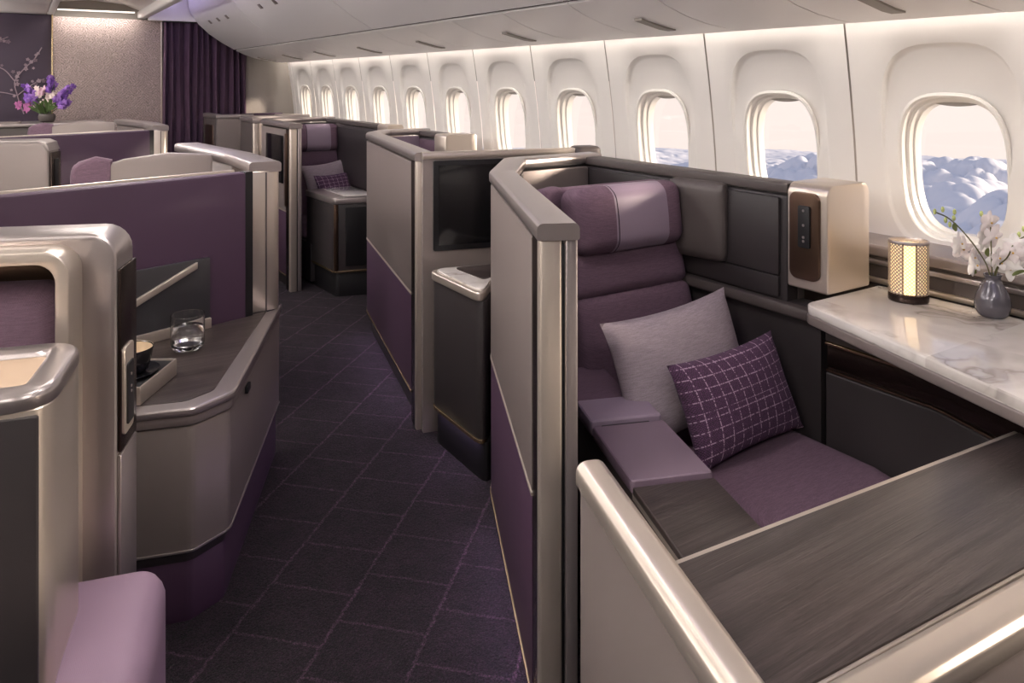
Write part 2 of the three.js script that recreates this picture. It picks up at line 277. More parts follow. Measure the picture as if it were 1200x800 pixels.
{
  const hw = BAY / 2 - 0.004, Y0 = 1.0, Y1 = 1.86, thetas = [];
  for (let i = 0; i < 80; i++) thetas.push(i / 80 * 2 * Math.PI);
  for (const [x, y] of [[hw, Y1 - CY], [-hw, Y1 - CY], [-hw, Y0 - CY], [hw, Y0 - CY]]) thetas.push((Math.atan2(y, x) + 2 * Math.PI) % (2 * Math.PI));
  thetas.sort((a, b) => a - b);
  const hole = th => ring(th, 0.165, 0.233, 3.0, CY), scoop = k => th => ring(th, 0.222 * k, 0.335 * k, 3.4, 1.335), box = th => boxRing(th, hw, Y0, Y1, CY);
  const lerp = (f, g, k) => th => { const a = f(th), b = g(th); return [mix(a[0], b[0], k), mix(a[1], b[1], k)]; };
  const dep = th => 0.026 * (0.25 + 0.75 * sm(-0.2, 0.8, Math.sin(th)));
  const specs = [[hole, 0.9], [lerp(hole, scoop(0.95), 0.33), 1], [lerp(hole, scoop(0.95), 0.66), 1], [scoop(0.95), 1], [scoop(0.975), 0.85], [scoop(1.0), 0.06], [scoop(1.015), 0], [lerp(scoop(1.015), box, 0.35), 0], [lerp(scoop(1.015), box, 0.7), 0], [box, 0]];
  const wallPanel = ringMesh(specs.map(([f, d]) => thetas.map(th => { const [a, y] = f(th); return [wallX(y) + d * dep(th), y, -a]; })), 0.7);
  const bz = [[-0.013, 0.016], [-0.012, 0.008], [-0.004, 0.006], [0.002, 0.012], [0.004, 0.034], [0.012, 0.038], [0.014, 0.058], [0.019, 0.062], [0.021, 0.094]];
  const th2 = []; for (let i = 0; i < 72; i++) th2.push(i / 72 * 2 * Math.PI);
  const bezelG = ringMesh(bz.map(([d, x]) => th2.map(th => { const [a, y] = ring(th, 0.165 - d, 0.233 - d, 3.0, CY); return [wallX(y) + x, y, -a]; })), 0.5);
  const pane = new THREE.ShapeGeometry(new THREE.Shape(th2.map(th => { const [a, y] = ring(th, 0.1445, 0.2125, 3.0, CY); return new THREE.Vector2(a, y); })));
  pane.rotateY(-Math.PI / 2); pane.translate(2.563, 0, 0);
  const shadeTop = th2.filter(th => Math.sin(th) > 0.93).map(th => ring(th, 0.152, 0.222, 3.0, CY));
  const shadeS = new THREE.Shape(shadeTop.map(q => new THREE.Vector2(...q))); { const a = shadeTop[shadeTop.length - 1], b = shadeTop[0]; shadeS.quadraticCurveTo((a[0] + b[0]) / 2, Math.min(a[1], b[1]) - 0.020, b[0], b[1]); }
  const shadeG = new THREE.ExtrudeGeometry(shadeS, { depth: 0.012, bevelEnabled: false }); shadeG.rotateY(-Math.PI / 2); shadeG.translate(2.535, 0, 0);
  const wall = structure('wall_right');
  let n = 1;
  for (let i = 10; i >= -5; i--) {
    const s = B0 + BAY * i;
    part(wall, 'wall_panel', wallPanel, M.plastic).position.z = -s;
    const strip = sweep([[0, s + BAY / 2 - 0.016], [0, s + BAY / 2 + 0.016]], [[2.545, 0.98], [2.545, 1.88], [wallX(1.86) + 0.012, 1.88], ...[1.7, 1.55, 1.4, 1.25, 1.1].map(y => [wallX(y) + 0.012, y]), [wallX(1) + 0.012, 0.98]]);
    part(wall, 'panel_joint', strip, M.joint);
    const w = structure(`window_${n++}`); w.position.z = -s;
    part(w, 'window_frame', bezelG, M.bezel); part(w, 'pane', pane, M.glass); part(w, 'window_shade', shadeG, M.bulkGrey, 'raised grey shade edge');
  }
  part(wall, 'end_panel', sweep([[0, 8.2], [0, S1 + 0.02]], [[2.56, 0.98], [2.56, 1.88], ...[1.86, 1.7, 1.55, 1.4, 1.25, 1.1, 1.0].map(y => [wallX(y) + 0.002, y])]), M.plastic);
  // ledge below the windows
  const L = [[0, S0], [0, S1]];
  part(wall, 'ledge', sweep(L, [[2.35, 0], [2.66, 0], [2.66, 0.985], [2.35, 0.985]]), M.taupeDark);
  part(wall, 'ledge_top', sweep(L, rrect(2.325, 2.56, 0.985, 1.022, 0.012, 0.006)), M.taupe);
  part(wall, 'ledge_trim', sweep(L, rrect(2.335, 2.35, 0.955, 0.972, 0.004, 0.004)), M.silver);
  part(wall, 'base_trim', sweep(L, rrect(2.335, 2.352, 0.895, 0.912, 0.004, 0.004)), M.champagne);
  // hull behind the lining, above and below the row of windows
  part(wall, 'hull', sweep(L, [[2.66, -0.08], [2.78, -0.08], [2.78, 1.0], [2.66, 1.0]]), M.bulkGrey);
  part(wall, 'hull', sweep(L, [[2.44, 1.86], [2.78, 1.55], [2.78, 2.62], [2.44, 2.62]]), M.bulkGrey);
}
// ceiling, bins
const WARM = new THREE.Color(1.0, 0.93, 0.85), NEUTRAL = new THREE.Color(1.0, 0.95, 0.91), VIOLET = new THREE.Color(0.62, 0.55, 1.0);
{
  const c = structure('ceiling');
  const L = [[0, S0], [0, S1 + 0.1]];
  part(c, 'roof', sweep(L, [[LEFT - 0.1, 2.62], [2.80, 2.62], [2.80, 2.72], [LEFT - 0.1, 2.72]]), M.ceiling);
  // centre panels with joints
  const cuts = [S0, -0.4, 1.6, 3.6, 5.6, 7.2, S1 + 0.1];
  for (let i = 0; i + 1 < cuts.length; i++) for (const [a, b] of [[-3.3, -1.62], [-1.60, -0.42], [-0.40, 0.20]])
    part(c, 'ceiling_panel', sweep([[0, cuts[i] + 0.004], [0, cuts[i + 1] - 0.004]], rrect(a, b, 2.17, 2.22, 0.004, 0.012)), M.ceiling);
  // lit pocket above the aisle: raised panel with a lip on either side
  for (let i = 0; i + 1 < cuts.length; i++) part(c, 'pocket_panel', sweep([[0, cuts[i] + 0.004], [0, cuts[i + 1] - 0.004]], [[0.16, 2.24], [0.30, 2.30], [0.55, 2.33], [0.85, 2.30], [1.02, 2.235], [1.02, 2.27], [0.85, 2.34], [0.55, 2.37], [0.30, 2.34], [0.16, 2.28]]), M.ceiling);
  part(c, 'pocket_lip', sweep(L, rrect(0.20, 0.26, 2.17, 2.235, 0.01, 0.012)), M.ceiling);
  part(c, 'pocket_lip', sweep(L, rrect(0.97, 1.05, 2.165, 2.24, 0.01, 0.02)), M.ceiling);
  part(c, 'cove', sweep(L, [[1.05, 2.24], [1.10, 2.36], [1.22, 2.44], [1.42, 2.46], [1.42, 2.62], [1.0, 2.62], [1.0, 2.24]], 0.8), M.ceiling);
  // bins
  const door = [[1.42, 2.60], [1.40, 2.36], [1.405, 2.28], [1.43, 2.215], [1.50, 2.12], [1.60, 2.025], [1.72, 1.942], [1.845, 1.872], [1.87, 1.90], [2.43, 2.10], [2.43, 2.60]];
  const low = [[1.862, 1.862], [1.95, 1.822], [2.05, 1.788], [2.16, 1.764], [2.27, 1.750], [2.345, 1.744], [2.352, 1.752], [2.345, 1.90], [2.30, 1.94], [1.88, 1.885]];
  const bc = [S0, -1.2, 0.6, 2.5, 4.5, 6.45, S1 - 0.15];
  for (let i = 0; i + 1 < bc.length; i++) {
    const b = thing('overhead_bin', ['closed white overhead bin door run far behind the tables', 'closed white overhead bin behind the low wooden table', 'closed white overhead bin above the low wooden table', 'closed white overhead bin above the seat with the headrest nearest the lamp', 'closed white overhead bin between the wall screen and the curtain bin', 'closed white overhead bin ending against the purple curtain'][i], 'overhead bin', 'overhead bins above the windows');
    const P = [[0, bc[i] + 0.004], [0, bc[i + 1] - 0.004]];
    part(b, 'bin_door', sweep(P, door, 0.7), M.bin);
    const span = bc[i + 1] - bc[i], k = Math.round(span / 0.46);
    for (let q = 0; q < k; q++) {
      const a0 = bc[i] + span * q / k, a1 = bc[i] + span * (q + 1) / k;
      const pn = part(b, 'service_panel', sweep([[0, a0 + 0.003], [0, a1 - 0.003]], low, 0.7), M.bin);
      if (q % 2 === 1) { const m = (a0 + a1) / 2; const sl = part(pn, 'reading_light', sweep(fillet([[0, m - 0.022], [0, m + 0.022]], 0), [[2.03, 1.800], [2.03, 1.786], [2.16, 1.757], [2.21, 1.752], [2.21, 1.770]]), M.bulkGrey, 'grey recessed reading light strip'); void sl; }
    }
    for (let q = 0; q < 3; q++) { const m = bc[i] + span * (0.30 + 0.2 * q); part(b, 'latch', sweep([[0, m - 0.03], [0, m + 0.03]], [[1.492, 2.124], [1.505, 2.108], [1.520, 2.093], [1.53, 2.105], [1.51, 2.13]], 0.6), M.taupe, 'small grey recessed latch'); }
  }
  part(c, 'bin_joint', sweep(L, [[1.845, 1.885], [1.875, 1.872], [1.90, 1.93], [1.86, 1.93]]), M.seam);
  // concealed wash lights: warm strip above the window panels, pocket strips, violet strip in the cove
  const ew = std({ color: 0x000000, emissive: WARM, emissiveIntensity: 2.2 }), ev = std({ color: 0x000000, emissive: VIOLET, emissiveIntensity: 0.10 });
  const wash = structure('trim_1'); part(wash, 'light_strip', sweep([[0, S0 + 0.05], [0, S1 - 0.05]], rrect(2.362, 2.382, 1.885, 1.897, 0.003)), ew);
  const vk = structure('trim_2'); part(vk, 'light_strip', sweep([[0, S0 + 0.05], [0, S1 - 0.05]], rrect(1.20, 1.23, 2.425, 2.435, 0.003)), ev);
  const mid = (S0 + S1) / 2, len = S1 - S0 - 0.1;
  for (let i = 0; i < 4; i++) { const s = S0 + 0.05 + len * (i + 0.5) / 4;
    areaLight('window_wash_light', len / 4, 0.018, WARM, 36, [2.372, 1.883, -s], [2.40, 1.0, -s]);
    areaLight('cove_light', len / 4, 0.02, VIOLET, 15, [1.215, 2.42, -s], [1.35, 2.0, -s]);
  }
  void mid;
  // unseen ceiling lamps above aisle and centre seats, hung for added up and side glow
  const lampM = std({ color: C('#f4eee6'), emissive: NEUTRAL, emissiveIntensity: 3.0 });
  let k = 0;
  for (const [t, y] of [[0.62, 2.19], [-1.0, 2.02], [-2.4, 2.02]]) for (let s = -0.05; s < (t > 0 ? 6.5 : 8.2); s += 1.55) {
    const l = thing('ceiling_light', t > 0 ? 'slim warm white ceiling lamp in the aisle pocket' : 'slim warm white ceiling lamp above the centre seats', 'ceiling light', t > 0 ? 'ceiling lamps along the aisle' : 'ceiling lamps above the centre seats'); k++;
    part(l, 'lamp_housing', sweep([[t, s - 0.36], [t, s + 0.36]], rrect(-0.075, 0.075, y - 0.012, y + 0.02, 0.003)), M.silver);
    for (const q of [-0.25, 0.25]) part(l, 'hanger', prism(rr(t - 0.006, t + 0.006, s + q - 0.006, s + q + 0.006, 0.002), y + 0.018, t > 0 ? 2.33 : 2.175, 0), M.silver);
    part(l, 'diffuser', sweep([[t, s - 0.34], [t, s + 0.34]], rrect(-0.06, 0.06, y - 0.016, y - 0.010, 0.002)), lampM, 'glowing white diffuser');
    areaLight('ceiling_lamp_light', 0.68, 0.12, NEUTRAL, t > 0 ? 26 : 26, [t, y - 0.02, -s], [t, 0, -s - 0.0001]);
    part(l, 'added_upper_glow', sweep([[t, s - 0.34], [t, s + 0.34]], rrect(-0.06, 0.06, y + 0.019, y + 0.024, 0.002)), lampM, 'glowing strip added to brighten the ceiling');  // upward glow is added, to brighten the ceiling and bins
    if (t < 0) { part(l, 'added_side_glow', prism([[t + 0.076, s - 0.34], [t + 0.080, s - 0.34], [t + 0.080, s + 0.34], [t + 0.076, s + 0.34]], y - 0.010, y + 0.018, 0), lampM, 'glowing side strip added to brighten the bins'); if (t > -2) areaLight('added_bin_light', 0.68, 0.03, NEUTRAL, 85, [t + 0.084, y + 0.004, -s], [t + 3, y + 0.004, -s]); }  // side strip and its sideways light are added to brighten the bins
    areaLight('added_uplight', 0.68, 0.12, NEUTRAL, t > 0 ? 16 : 42, [t, y + 0.028, -s], [t, 4, -s - 0.0001]);  // added fill light aimed up, for bounce off the ceiling
  }
}
// bulkhead
{
  const b = structure('wall_back');
  part(b, 'backing', sweep([[LEFT, S1 + 0.06], [2.78, S1 + 0.06]], rrect(0, 0.1, -0.05, 2.7, 0, 0).map(([o, y]) => [-o, y])), M.bulkGrey);
  part(b, 'purple_panel', plate(rr(0, 0.235 - LEFT, 0, 2.165, 0.002), [LEFT, S1], [1, 0], -0.05 + 0.09, 0.003), M.bulkPurple);
  part(b, 'relief_panel', plate(rr(0, 0.92, 0, 2.15, 0.002), [0.245, S1 - 0.012], [1, 0], 0.05, 0.003), M.relief, 'warm grey panel with swirling relief');
  part(b, 'metal_strip', plate(rr(0, 0.012, 0, 2.165, 0.001), [0.234, S1 - 0.02], [1, 0], 0.05, 0.002), M.gold);
  part(b, 'metal_strip', plate(rr(0, 0.012, 0, 2.15, 0.001), [1.166, S1 - 0.02], [1, 0], 0.05, 0.002), M.champagne);
  part(b, 'header', plate(rr(0, 0.62, 2.145, 2.45, 0.002), [1.05, S1 - 0.03], [1, 0], 0.115, 0.003), M.ceiling);
  part(b, 'grey_panel', plate(rr(0, 0.70, 0, 2.0, 0.002), [1.95, S1 + 0.0], [1, 0], 0.05, 0.003), M.bulkGrey, 'plain warm grey panel');
  areaLight('bulkhead_wash_light', 0.64, 0.03, WARM, 46, [0.60, 2.20, -(S1 - 0.16)], [0.60, 1.0, -(S1 + 0.06)]);
  part(b, 'wash_lamp', plate(rr(0, 0.64, 2.203, 2.215, 0.002), [0.28, S1 - 0.145], [1, 0], 0.03, 0.001), std({ color: C('#f4eee6'), emissive: WARM, emissiveIntensity: 1.2 }));
  // rear and far side of the cabin, behind the camera
  const w2 = structure('wall_left'); part(w2, 'lining', sweep([[LEFT, S0], [LEFT, S1]], rrect(-0.1, 0, -0.05, 2.7, 0, 0)), M.plastic);
  const w3 = structure('wall_front'); part(w3, 'lining', sweep([[LEFT, S0], [2.78, S0]], rrect(0, 0.1, -0.05, 2.7, 0, 0)), M.bulkGrey);
}
// curtain
{
  const pts = [], N = 300; let ph = 0;
  for (let i = 0; i <= N; i++) { const k = i / N, t = 1.182 + 0.80 * k; ph = 2 * Math.PI * (11.5 * k + 0.18 * Math.sin(k * 14)); pts.push([t + 0.010 * Math.sin(2 * ph), S1 - 0.095 - (0.036 + 0.008 * Math.sin(k * 23)) * Math.sin(ph)]); }
  const rows = []; for (let j = 0; j <= 16; j++) { const y = 0.02 + (2.135 - 0.02) * j / 16; rows.push(pts.map(([t, s], i) => [t + 0.006 * Math.sin(j * 0.5 + i * 0.06), y, -(s + 0.006 * Math.sin(i * 0.31 + j * 0.35))])); }
  const pos = [], uv = []; for (const off of [0, 0.006]) for (let j = 0; j < 16; j++) for (let i = 0; i < N; i++) { const q = [[j, i], [j, i + 1], [j + 1, i + 1], [j, i], [j + 1, i + 1], [j + 1, i]]; if (off) q.reverse(); for (const [a, b2] of q) { const v = rows[a][b2]; pos.push(v[0], v[1], v[2] - off); uv.push(v[1] * 0.4, b2 * 0.006); } }
  const g = new THREE.BufferGeometry(); g.setAttribute('position', new THREE.Float32BufferAttribute(pos, 3)); g.setAttribute('uv', new THREE.Float32BufferAttribute(uv, 2));
  const c = thing('curtain', 'dark purple pleated curtain hanging beside the grey relief panel', 'curtain'); part(c, 'pleats', toCreasedNormals(g, 1.2), M.curtain);
  part(c, 'curtain_rail', sweep([[1.18, S1 - 0.09], [1.99, S1 - 0.09]], rrect(-0.03, 0.03, 2.13, 2.146, 0.004)), M.black);
}
// blossom mural on the purple panel
{
  const m = thing('blossom_mural', 'pale blossoming branches drawn across the dark purple bulkhead panel', 'mural'), r = rng(12), y0 = S1 - 0.047;
  const br = (pts, w) => { part(m, 'branch', tube(pts.map(([t, y]) => [t, y, -y0]), w, 24, 5), M.branch); return pts; };
  const flowers = [];
  const spray = (pts, w, n) => { br(pts, w); for (let i = 0; i < n; i++) { const k = 0.25 + 0.75 * i / n, idx = Math.min(pts.length - 2, Math.floor(k * (pts.length - 1))), f = k * (pts.length - 1) - idx; flowers.push([mix(pts[idx][0], pts[idx + 1][0], f) + (r() - 0.5) * 0.09, mix(pts[idx][1], pts[idx + 1][1], f) + (r() - 0.5) * 0.09]); } };
  spray([[0.02, 1.25], [-0.03, 1.42], [-0.05, 1.55], [0.02, 1.66], [0.10, 1.75], [0.16, 1.86]], 0.005, 16);
  spray([[-0.03, 1.42], [0.06, 1.50], [0.13, 1.55], [0.18, 1.57]], 0.004, 9);
  spray([[-0.05, 1.55], [-0.14, 1.66], [-0.28, 1.69], [-0.42, 1.66], [-0.62, 1.70]], 0.0045, 14);
  spray([[-0.03, 1.42], [-0.16, 1.45], [-0.30, 1.44], [-0.40, 1.38], [-0.52, 1.36]], 0.0045, 14);
  spray([[-0.34, 1.86], [-0.22, 1.90], [-0.16, 1.92], [-0.10, 1.95]], 0.004, 10);
  const petal = []; for (let i = 0; i < 5; i++) { const g = new THREE.SphereGeometry(0.008, 7, 5); g.scale(1, 0.7, 0.25); g.translate(0.010, 0, 0); g.rotateZ(i * 1.257); petal.push(g); } const fg = mergeGeometries(petal);
  const mats = ['#8a7880', '#94838a', '#6f5e68'].map(h => std({ color: C(h), roughness: 0.7 }));
  for (const [t, y] of flowers) { const o = part(m, 'blossom', fg, mats[Math.floor(r() * 3)]); o.position.set(t, y, -y0 + 0.003); o.rotation.z = r() * 6; o.scale.setScalar(0.7 + 0.6 * r()); }
}

// ------------------------------------------------------------------ window suites
// local frame on a straight wall: a along from P0, o to the right
const frame = (P0, P1) => { const l = Math.hypot(P1[0] - P0[0], P1[1] - P0[1]), d = [(P1[0] - P0[0]) / l, (P1[1] - P0[1]) / l], n = [d[1], -d[0]]; const f = (a, o) => [P0[0] + d[0] * a + n[0] * o, P0[1] + d[1] * a + n[1] * o]; f.len = l; f.d = d; f.quad = (a0, a1, o0, o1) => [f(a0, o0), f(a1, o0), f(a1, o1), f(a0, o1)]; return f; };
function endPost(g, f, h, th, toe = 0) {
  part(g, 'end_strip', prism(f.quad(0.038, 0.104, 0.002, 0.02), toe + 0.003, h - 0.044, 0.002), M.bronzeDark, 'dark bronze strip');
  part(g, 'end_post', prism(f.quad(0, 0.036, 0, th * 0.62), toe, h - 0.038, 0.006, 0.012), M.champagne, 'champagne metal end post');
  part(g, 'end_post', prism(f.quad(0.004, 0.03, th * 0.70, th + 0.004), toe, h - 0.038, 0.005, 0.008), M.silver, 'slim silver end post');
  part(g, 'post_core', prism(f.quad(0.012, 0.06, 0.02, th - 0.01), toe, h - 0.05, 0.001), M.black);
}
function suiteShell(label, o) {
  const g = thing('suite_shell', label, 'suite shell', 'window suite shells'), { aisle, back, h, toe = 0.1, split = 0.575, th = 0.085 } = o;
  const f = frame(aisle[0], aisle[1]);
  const line = fillet([aisle[0], aisle[1], ...back], [0, 0.22, ...back.map((_, i) => o.r?.[i] ?? 0.03)], 8);
  const cut = (p, a) => { const q = p.slice(); const ff = frame(q[0], q[1]); q[0] = ff(a, 0); return q; };
  const body = cut(line, 0.106);
  const outerN = o.outer ?? line.length;
  const outer = body.slice(0, outerN);
  part(g, 'upper_panel', sweep(outer, rrect(0, 0.03, split + 0.012, h - 0.05, 0.004)), M.taupe, 'smooth taupe upper panel');
  part(g, 'lower_panel', sweep(outer, rrect(0.001, 0.03, toe + 0.008, split - 0.003, 0.004)), M.purplePanel, 'dark purple lower panel');
  part(g, 'metal_line', sweep(outer, rrect(-0.002, 0.02, split, split + 0.008, 0.002)), M.champagne);
  part(g, 'metal_line', sweep(outer, rrect(-0.003, 0.02, toe, toe + 0.008, 0.002)), M.gold);
  part(g, 'toe_kick', sweep(outer, rrect(0.04, 0.06, 0, toe, 0.001)), M.black);
  part(g, 'lining', sweep(body, rrect(0.034, th, 0, h - 0.05, 0.003)), M.charcoal, 'charcoal inner lining');
  const capLine = fillet([aisle[0], aisle[1], ...back.slice(0, -1)], [0, 0.22, ...back.slice(0, -1).map((_, i) => o.r?.[i] ?? 0.03)], 8);
  part(g, 'cap_rail', sweep(cut(capLine, -0.004), rrect(-0.006, th + 0.006, h - 0.038, h, 0.014, 0.005)), M.silver, 'brushed silver cap rail');
  part(g, 'side_cap', sweep(back.slice(-2), rrect(-0.004, th, h - 0.044, h - 0.012, 0.006)), M.taupeDark, 'slim dark side cap');
  endPost(g, f, h, th);
  return { g, f, line };
}
// end cabinet on the window side of a suite, with a control plate on its inner side
function endCabinet(g, t0, t1, s0, s1, y0, y1) {
  part(g, 'end_cabinet', sweep([[t0, s0], [t0, s1]], rrect(0.004, t1 - t0, y0, y1, 0.03, 0.006, 6), 0.6), M.champagne, 'champagne metal end cabinet');
  const pl = part(g, 'control_plate', plate(rr(0.022, s1 - s0 + 0.03, y0 + 0.035, y1 - 0.035, 0.02), [t0 + 0.006, s0], [0, 1], -0.012, 0.0), M.bronze, 'bronze control plate');
  void pl;
}
const A = suiteShell('taupe and purple suite shell around the seat with two pillows beside the marble console', { aisle: [[0.966, 1.40], [1.395, 2.325]], back: [[1.68, 2.69], [2.135, 2.71], [2.135, 1.585]], r: [0.10, 0.015, 0], h: 1.235 });
{
  const g = A.g;
  part(g, 'rear_panel', plate(rr(0, 0.38, 0.60, 1.186, 0.012), [1.665, 2.594], [1, 0.03], 0.012), M.taupe, 'taupe inner rear panel');
  part(g, 'coat_hook', prism(rr(1.80, 1.86, 2.57, 2.582, 0.003), 1.085, 1.094, 0.002), M.champagne, 'small metal hook');
  for (const [a, b, y0, y1] of [[1.61, 2.02, 0.93, 1.178], [2.03, 2.58, 0.93, 1.178], [1.61, 2.58, 0.86, 0.925]]) part(g, 'side_panel', plate(rr(a, b, y0, y1, 0.006), [2.050, 0], [0, 1], -0.012 + 0.0, 0.002), M.charcoal, 'charcoal padded side panel');
  // end cabinet, champagne block with a rounded shoulder
  part(g, 'end_cabinet', plate(rrect(0.0, 0.215, 0.902, 1.232, 0.035, 0.008, 6), [2.050, 1.44], [1, 0], -0.145, 0.006), M.champagne, 'champagne metal end cabinet');
  const cp = part(g, 'control_plate', plate(rr(0.012, 0.118, 0.935, 1.205, 0.025, 6), [2.052, 1.452], [0, 1], -0.012, 0.002), M.bronze, 'bronze control plate');
  part(cp, 'remote', plate(rr(0.040, 0.082, 1.035, 1.165, 0.006), [2.041, 1.452], [0, 1], -0.008, 0.002), M.black, 'black handset');
  for (const y of [1.150, 1.105, 1.068, 1.056]) part(cp, 'button', plate(rr(0.057, 0.065, y - 0.004, y + 0.004, 0.003), [2.034, 1.452], [0, 1], -0.002, 0), M.silver);
  part(g, 'side_base', prism([[2.046, 1.46], [2.13, 1.46], [2.13, 2.5], [2.046, 2.5]], 0.0, 0.85, 0.004), M.charcoal);
  part(g, 'ledge_rail', sweep([[2.06, 2.45], [2.06, 1.45]], rrect(0.0, 0.045, 0.815, 0.85, 0.008)), M.taupeDark);
}

// ------------------------------------------------------------------ seat builder: local x right, y up, z towards the knees, origin on the floor below the seat centre
function buildSeat(label, t, s, o = {}) {
  const g = thing('lounge_seat', label, 'seat', 'lounge seats'); g.position.copy(V(t, 0, s)); const W = o.w ?? 0.54;
  const P = (name, geo, mat, lab, x, y, z, rx = 0) => { geo.rotateX(rx); geo.translate(x, y, z); return part(g, name, geo, mat, lab); };
  P('seat_base', cushion(W * 0.96, 0.30, 0.50, 0.02, 0, 6), M.charcoal, null, 0, 0.17, 0.0);
  const len = o.len ?? 0.86; P('seat_cushion', cushion(W, 0.16, len, 0.045, 0, 20), M.purpleFabric, null, 0, 0.40, len / 2 - 0.26);
  const lean = -0.28;
  P('back_shell', cushion(W * 0.98, 0.72, 0.06, 0.03, 0, 8), M.taupeDark, null, 0, 0.72, -0.37, lean);
  P('lower_back_cushion', cushion(W, 0.40, 0.16, 0.04, 0.06), M.purpleFabric, null, 0, 0.635, -0.225, lean);
  P('upper_back_cushion', cushion(W * 0.99, 0.185, 0.145, 0.04, 0.10), M.purpleFabric, null, 0, 0.905, -0.295, lean);
  P('shoulder_cushion', cushion(W * 1.02, 0.24, 0.09, 0.035, 0), M.purpleFabric, null, 0, 1.062, -0.37, -0.1);
  const hw = W * 0.93, [mid, ends] = splitX(cushion(hw, 0.225, 0.135, 0.05, 0.18, 20), -hw * 0.2, hw * 0.3);
  const hr = P('headrest', ends, M.purpleFabric, 'dark purple winged headrest', -0.015, 1.082, -0.265, -0.12);
  mid.rotateX(-0.12); mid.translate(-0.015, 1.082, -0.265); part(hr, 'headrest_panel', mid, M.lilacLeather, 'lilac leather centre panel');
  const seam = cushion(0.225, 0.225, 0.135 * (1 + 0.18 * 0.96), 0.05, 0.16, 20), [sl] = splitX(seam, -0.0235, 0.0); sl.scale(0.20, 1.012, 1.012); sl.translate(-hw * 0.2, 0, 0); sl.rotateX(-0.12); sl.translate(-0.015, 1.082, -0.265); part(hr, 'piping', sl, M.piping);
  const wing = cushion(0.24, 0.275, 0.05, 0.024, 0, 8); wing.rotateY(-1.42); wing.translate(W * 0.5 - 0.012, 1.065, -0.165); part(g, 'side_wing', wing, M.taupeDark, 'taupe padded side wing');
  const wing2 = cushion(0.16, 0.20, 0.08, 0.035, 0, 8); wing2.rotateY(0.5); wing2.translate(-W * 0.5 - 0.02, 1.09, -0.35); part(g, 'side_wing', wing2, M.purpleFabric, 'purple padded side wing');
  return g;
}
buildSeat('purple lounge seat with lilac headrest panel beside the white marble console', 1.772, 1.77, { w: 0.51 });

// armrest beside the seat, turned with the aisle wall
{
  const g = thing('armrest', 'long armrest with purple pad and wood end beside the purple seat', 'armrest');
  const f = frame([1.085, 1.07], [1.335, 1.755]), W = 0.205, S = (a0, a1) => f.quad(a0, a1, 0, W);
  part(g, 'armrest_body', prism(f.quad(0.01, 0.99, 0.008, W - 0.008), 0.02, 0.595, 0.004), M.taupeDark);
  part(g, 'wood_end', prism(fillet(f.quad(0.0, 0.285, 0, W), [0.008, 0.004, 0.004, 0.05], 6, true), 0.598, 0.618, 0.004), M.wood, 'dark wood end section');
  part(g, 'metal_edge', prism(fillet(f.quad(-0.004, 0.287, 0, W + 0.004), [0.008, 0.004, 0.004, 0.052], 6, true), 0.588, 0.606, 0.003), M.champagne);
  part(g, 'armrest_pad', prism(S(0.29, 0.575), 0.595, 0.630, 0.008, 0.01), M.purpleLeather, 'smooth mauve leather pad');
  part(g, 'pad_slot', prism(f.quad(0.576, 0.584, 0.03, W - 0.04), 0.60, 0.626, 0.001), M.black);
  part(g, 'armrest_cap', prism(S(0.585, 0.725), 0.595, 0.640, 0.010, 0.012), M.lilacLeather, 'taupe lilac padded cap');
  part(g, 'rear_pad', prism(f.quad(0.73, 0.99, 0, W * 0.85), 0.58, 0.632, 0.012, 0.02), M.purpleFabric, 'dark purple rear pad');
}
// pillows
{
  let p = solo('pillow', pillow(0.55, 0.37, 0.15, 3), M.greyFabric, 'plain grey lilac pillow leaning behind the checked purple pillow by the console', 'pillow', 'pillows on the seats'); p.position.copy(V(1.705, 0.68, 1.70)); p.rotation.set(-0.34, 0.03, 0.045, 'YXZ');
  p = solo('pillow', pillow(0.47, 0.29, 0.13, 8), M.plaid, 'purple pillow with pale stitched check on the seat by the marble console', 'pillow', 'pillows on the seats'); p.position.copy(V(1.775, 0.62, 1.545)); p.rotation.set(-0.40, 0.03, 0.03, 'YXZ');
}
// marble console
{
  const g = thing('marble_console', 'side console with glossy white marble top under the windows', 'console');
  const poly = [[1.930, 1.435], [1.700, 0.70], [1.60, 0.35], [2.30, 0.35], [2.305, 1.435]];
  part(g, 'marble_top', prism(fillet(poly, [0.05, 0, 0, 0, 0], 8, true), 0.872, 0.900, 0.006), M.marble, 'white marble slab with grey veins');
  part(g, 'edge_band', prism(fillet(poly.map(([t, s]) => [t < 2 ? t - 0.003 : t, s]), [0.05, 0, 0, 0, 0], 8, true), 0.845, 0.874, 0.006), M.taupe, 'taupe metal edge band');
  part(g, 'back_strip', prism([[2.306, 0.35], [2.33, 0.35], [2.33, 1.435], [2.306, 1.435]], 0.84, 0.893, 0.002), M.black);
  const front = [[1.80, 0.37], [2.042, 1.10], [2.042, 1.43]];
  part(g, 'body', prism([...front, [2.30, 1.43], [2.30, 0.37]], 0.0, 0.845, 0.003), M.charcoal);
  part(g, 'upper_band', sweep(front, rrect(-0.016, 0.01, 0.775, 0.842, 0.003)), M.taupeDark);
  part(g, 'metal_line', sweep(front, rrect(-0.019, 0.01, 0.764, 0.772, 0.002)), M.gold, 'thin gold line');
  part(g, 'drawer_front', sweep(front, rrect(-0.008, 0.01, 0.692, 0.761, 0.004)), M.bronzeDark, 'dark bronze drawer pull band');
  part(g, 'metal_line', sweep(front, rrect(-0.014, 0.01, 0.684, 0.689, 0.001)), M.bronze);
  part(g, 'side_panel', sweep(front, rrect(-0.012, 0.01, 0.20, 0.681, 0.006)), M.charcoal);
}
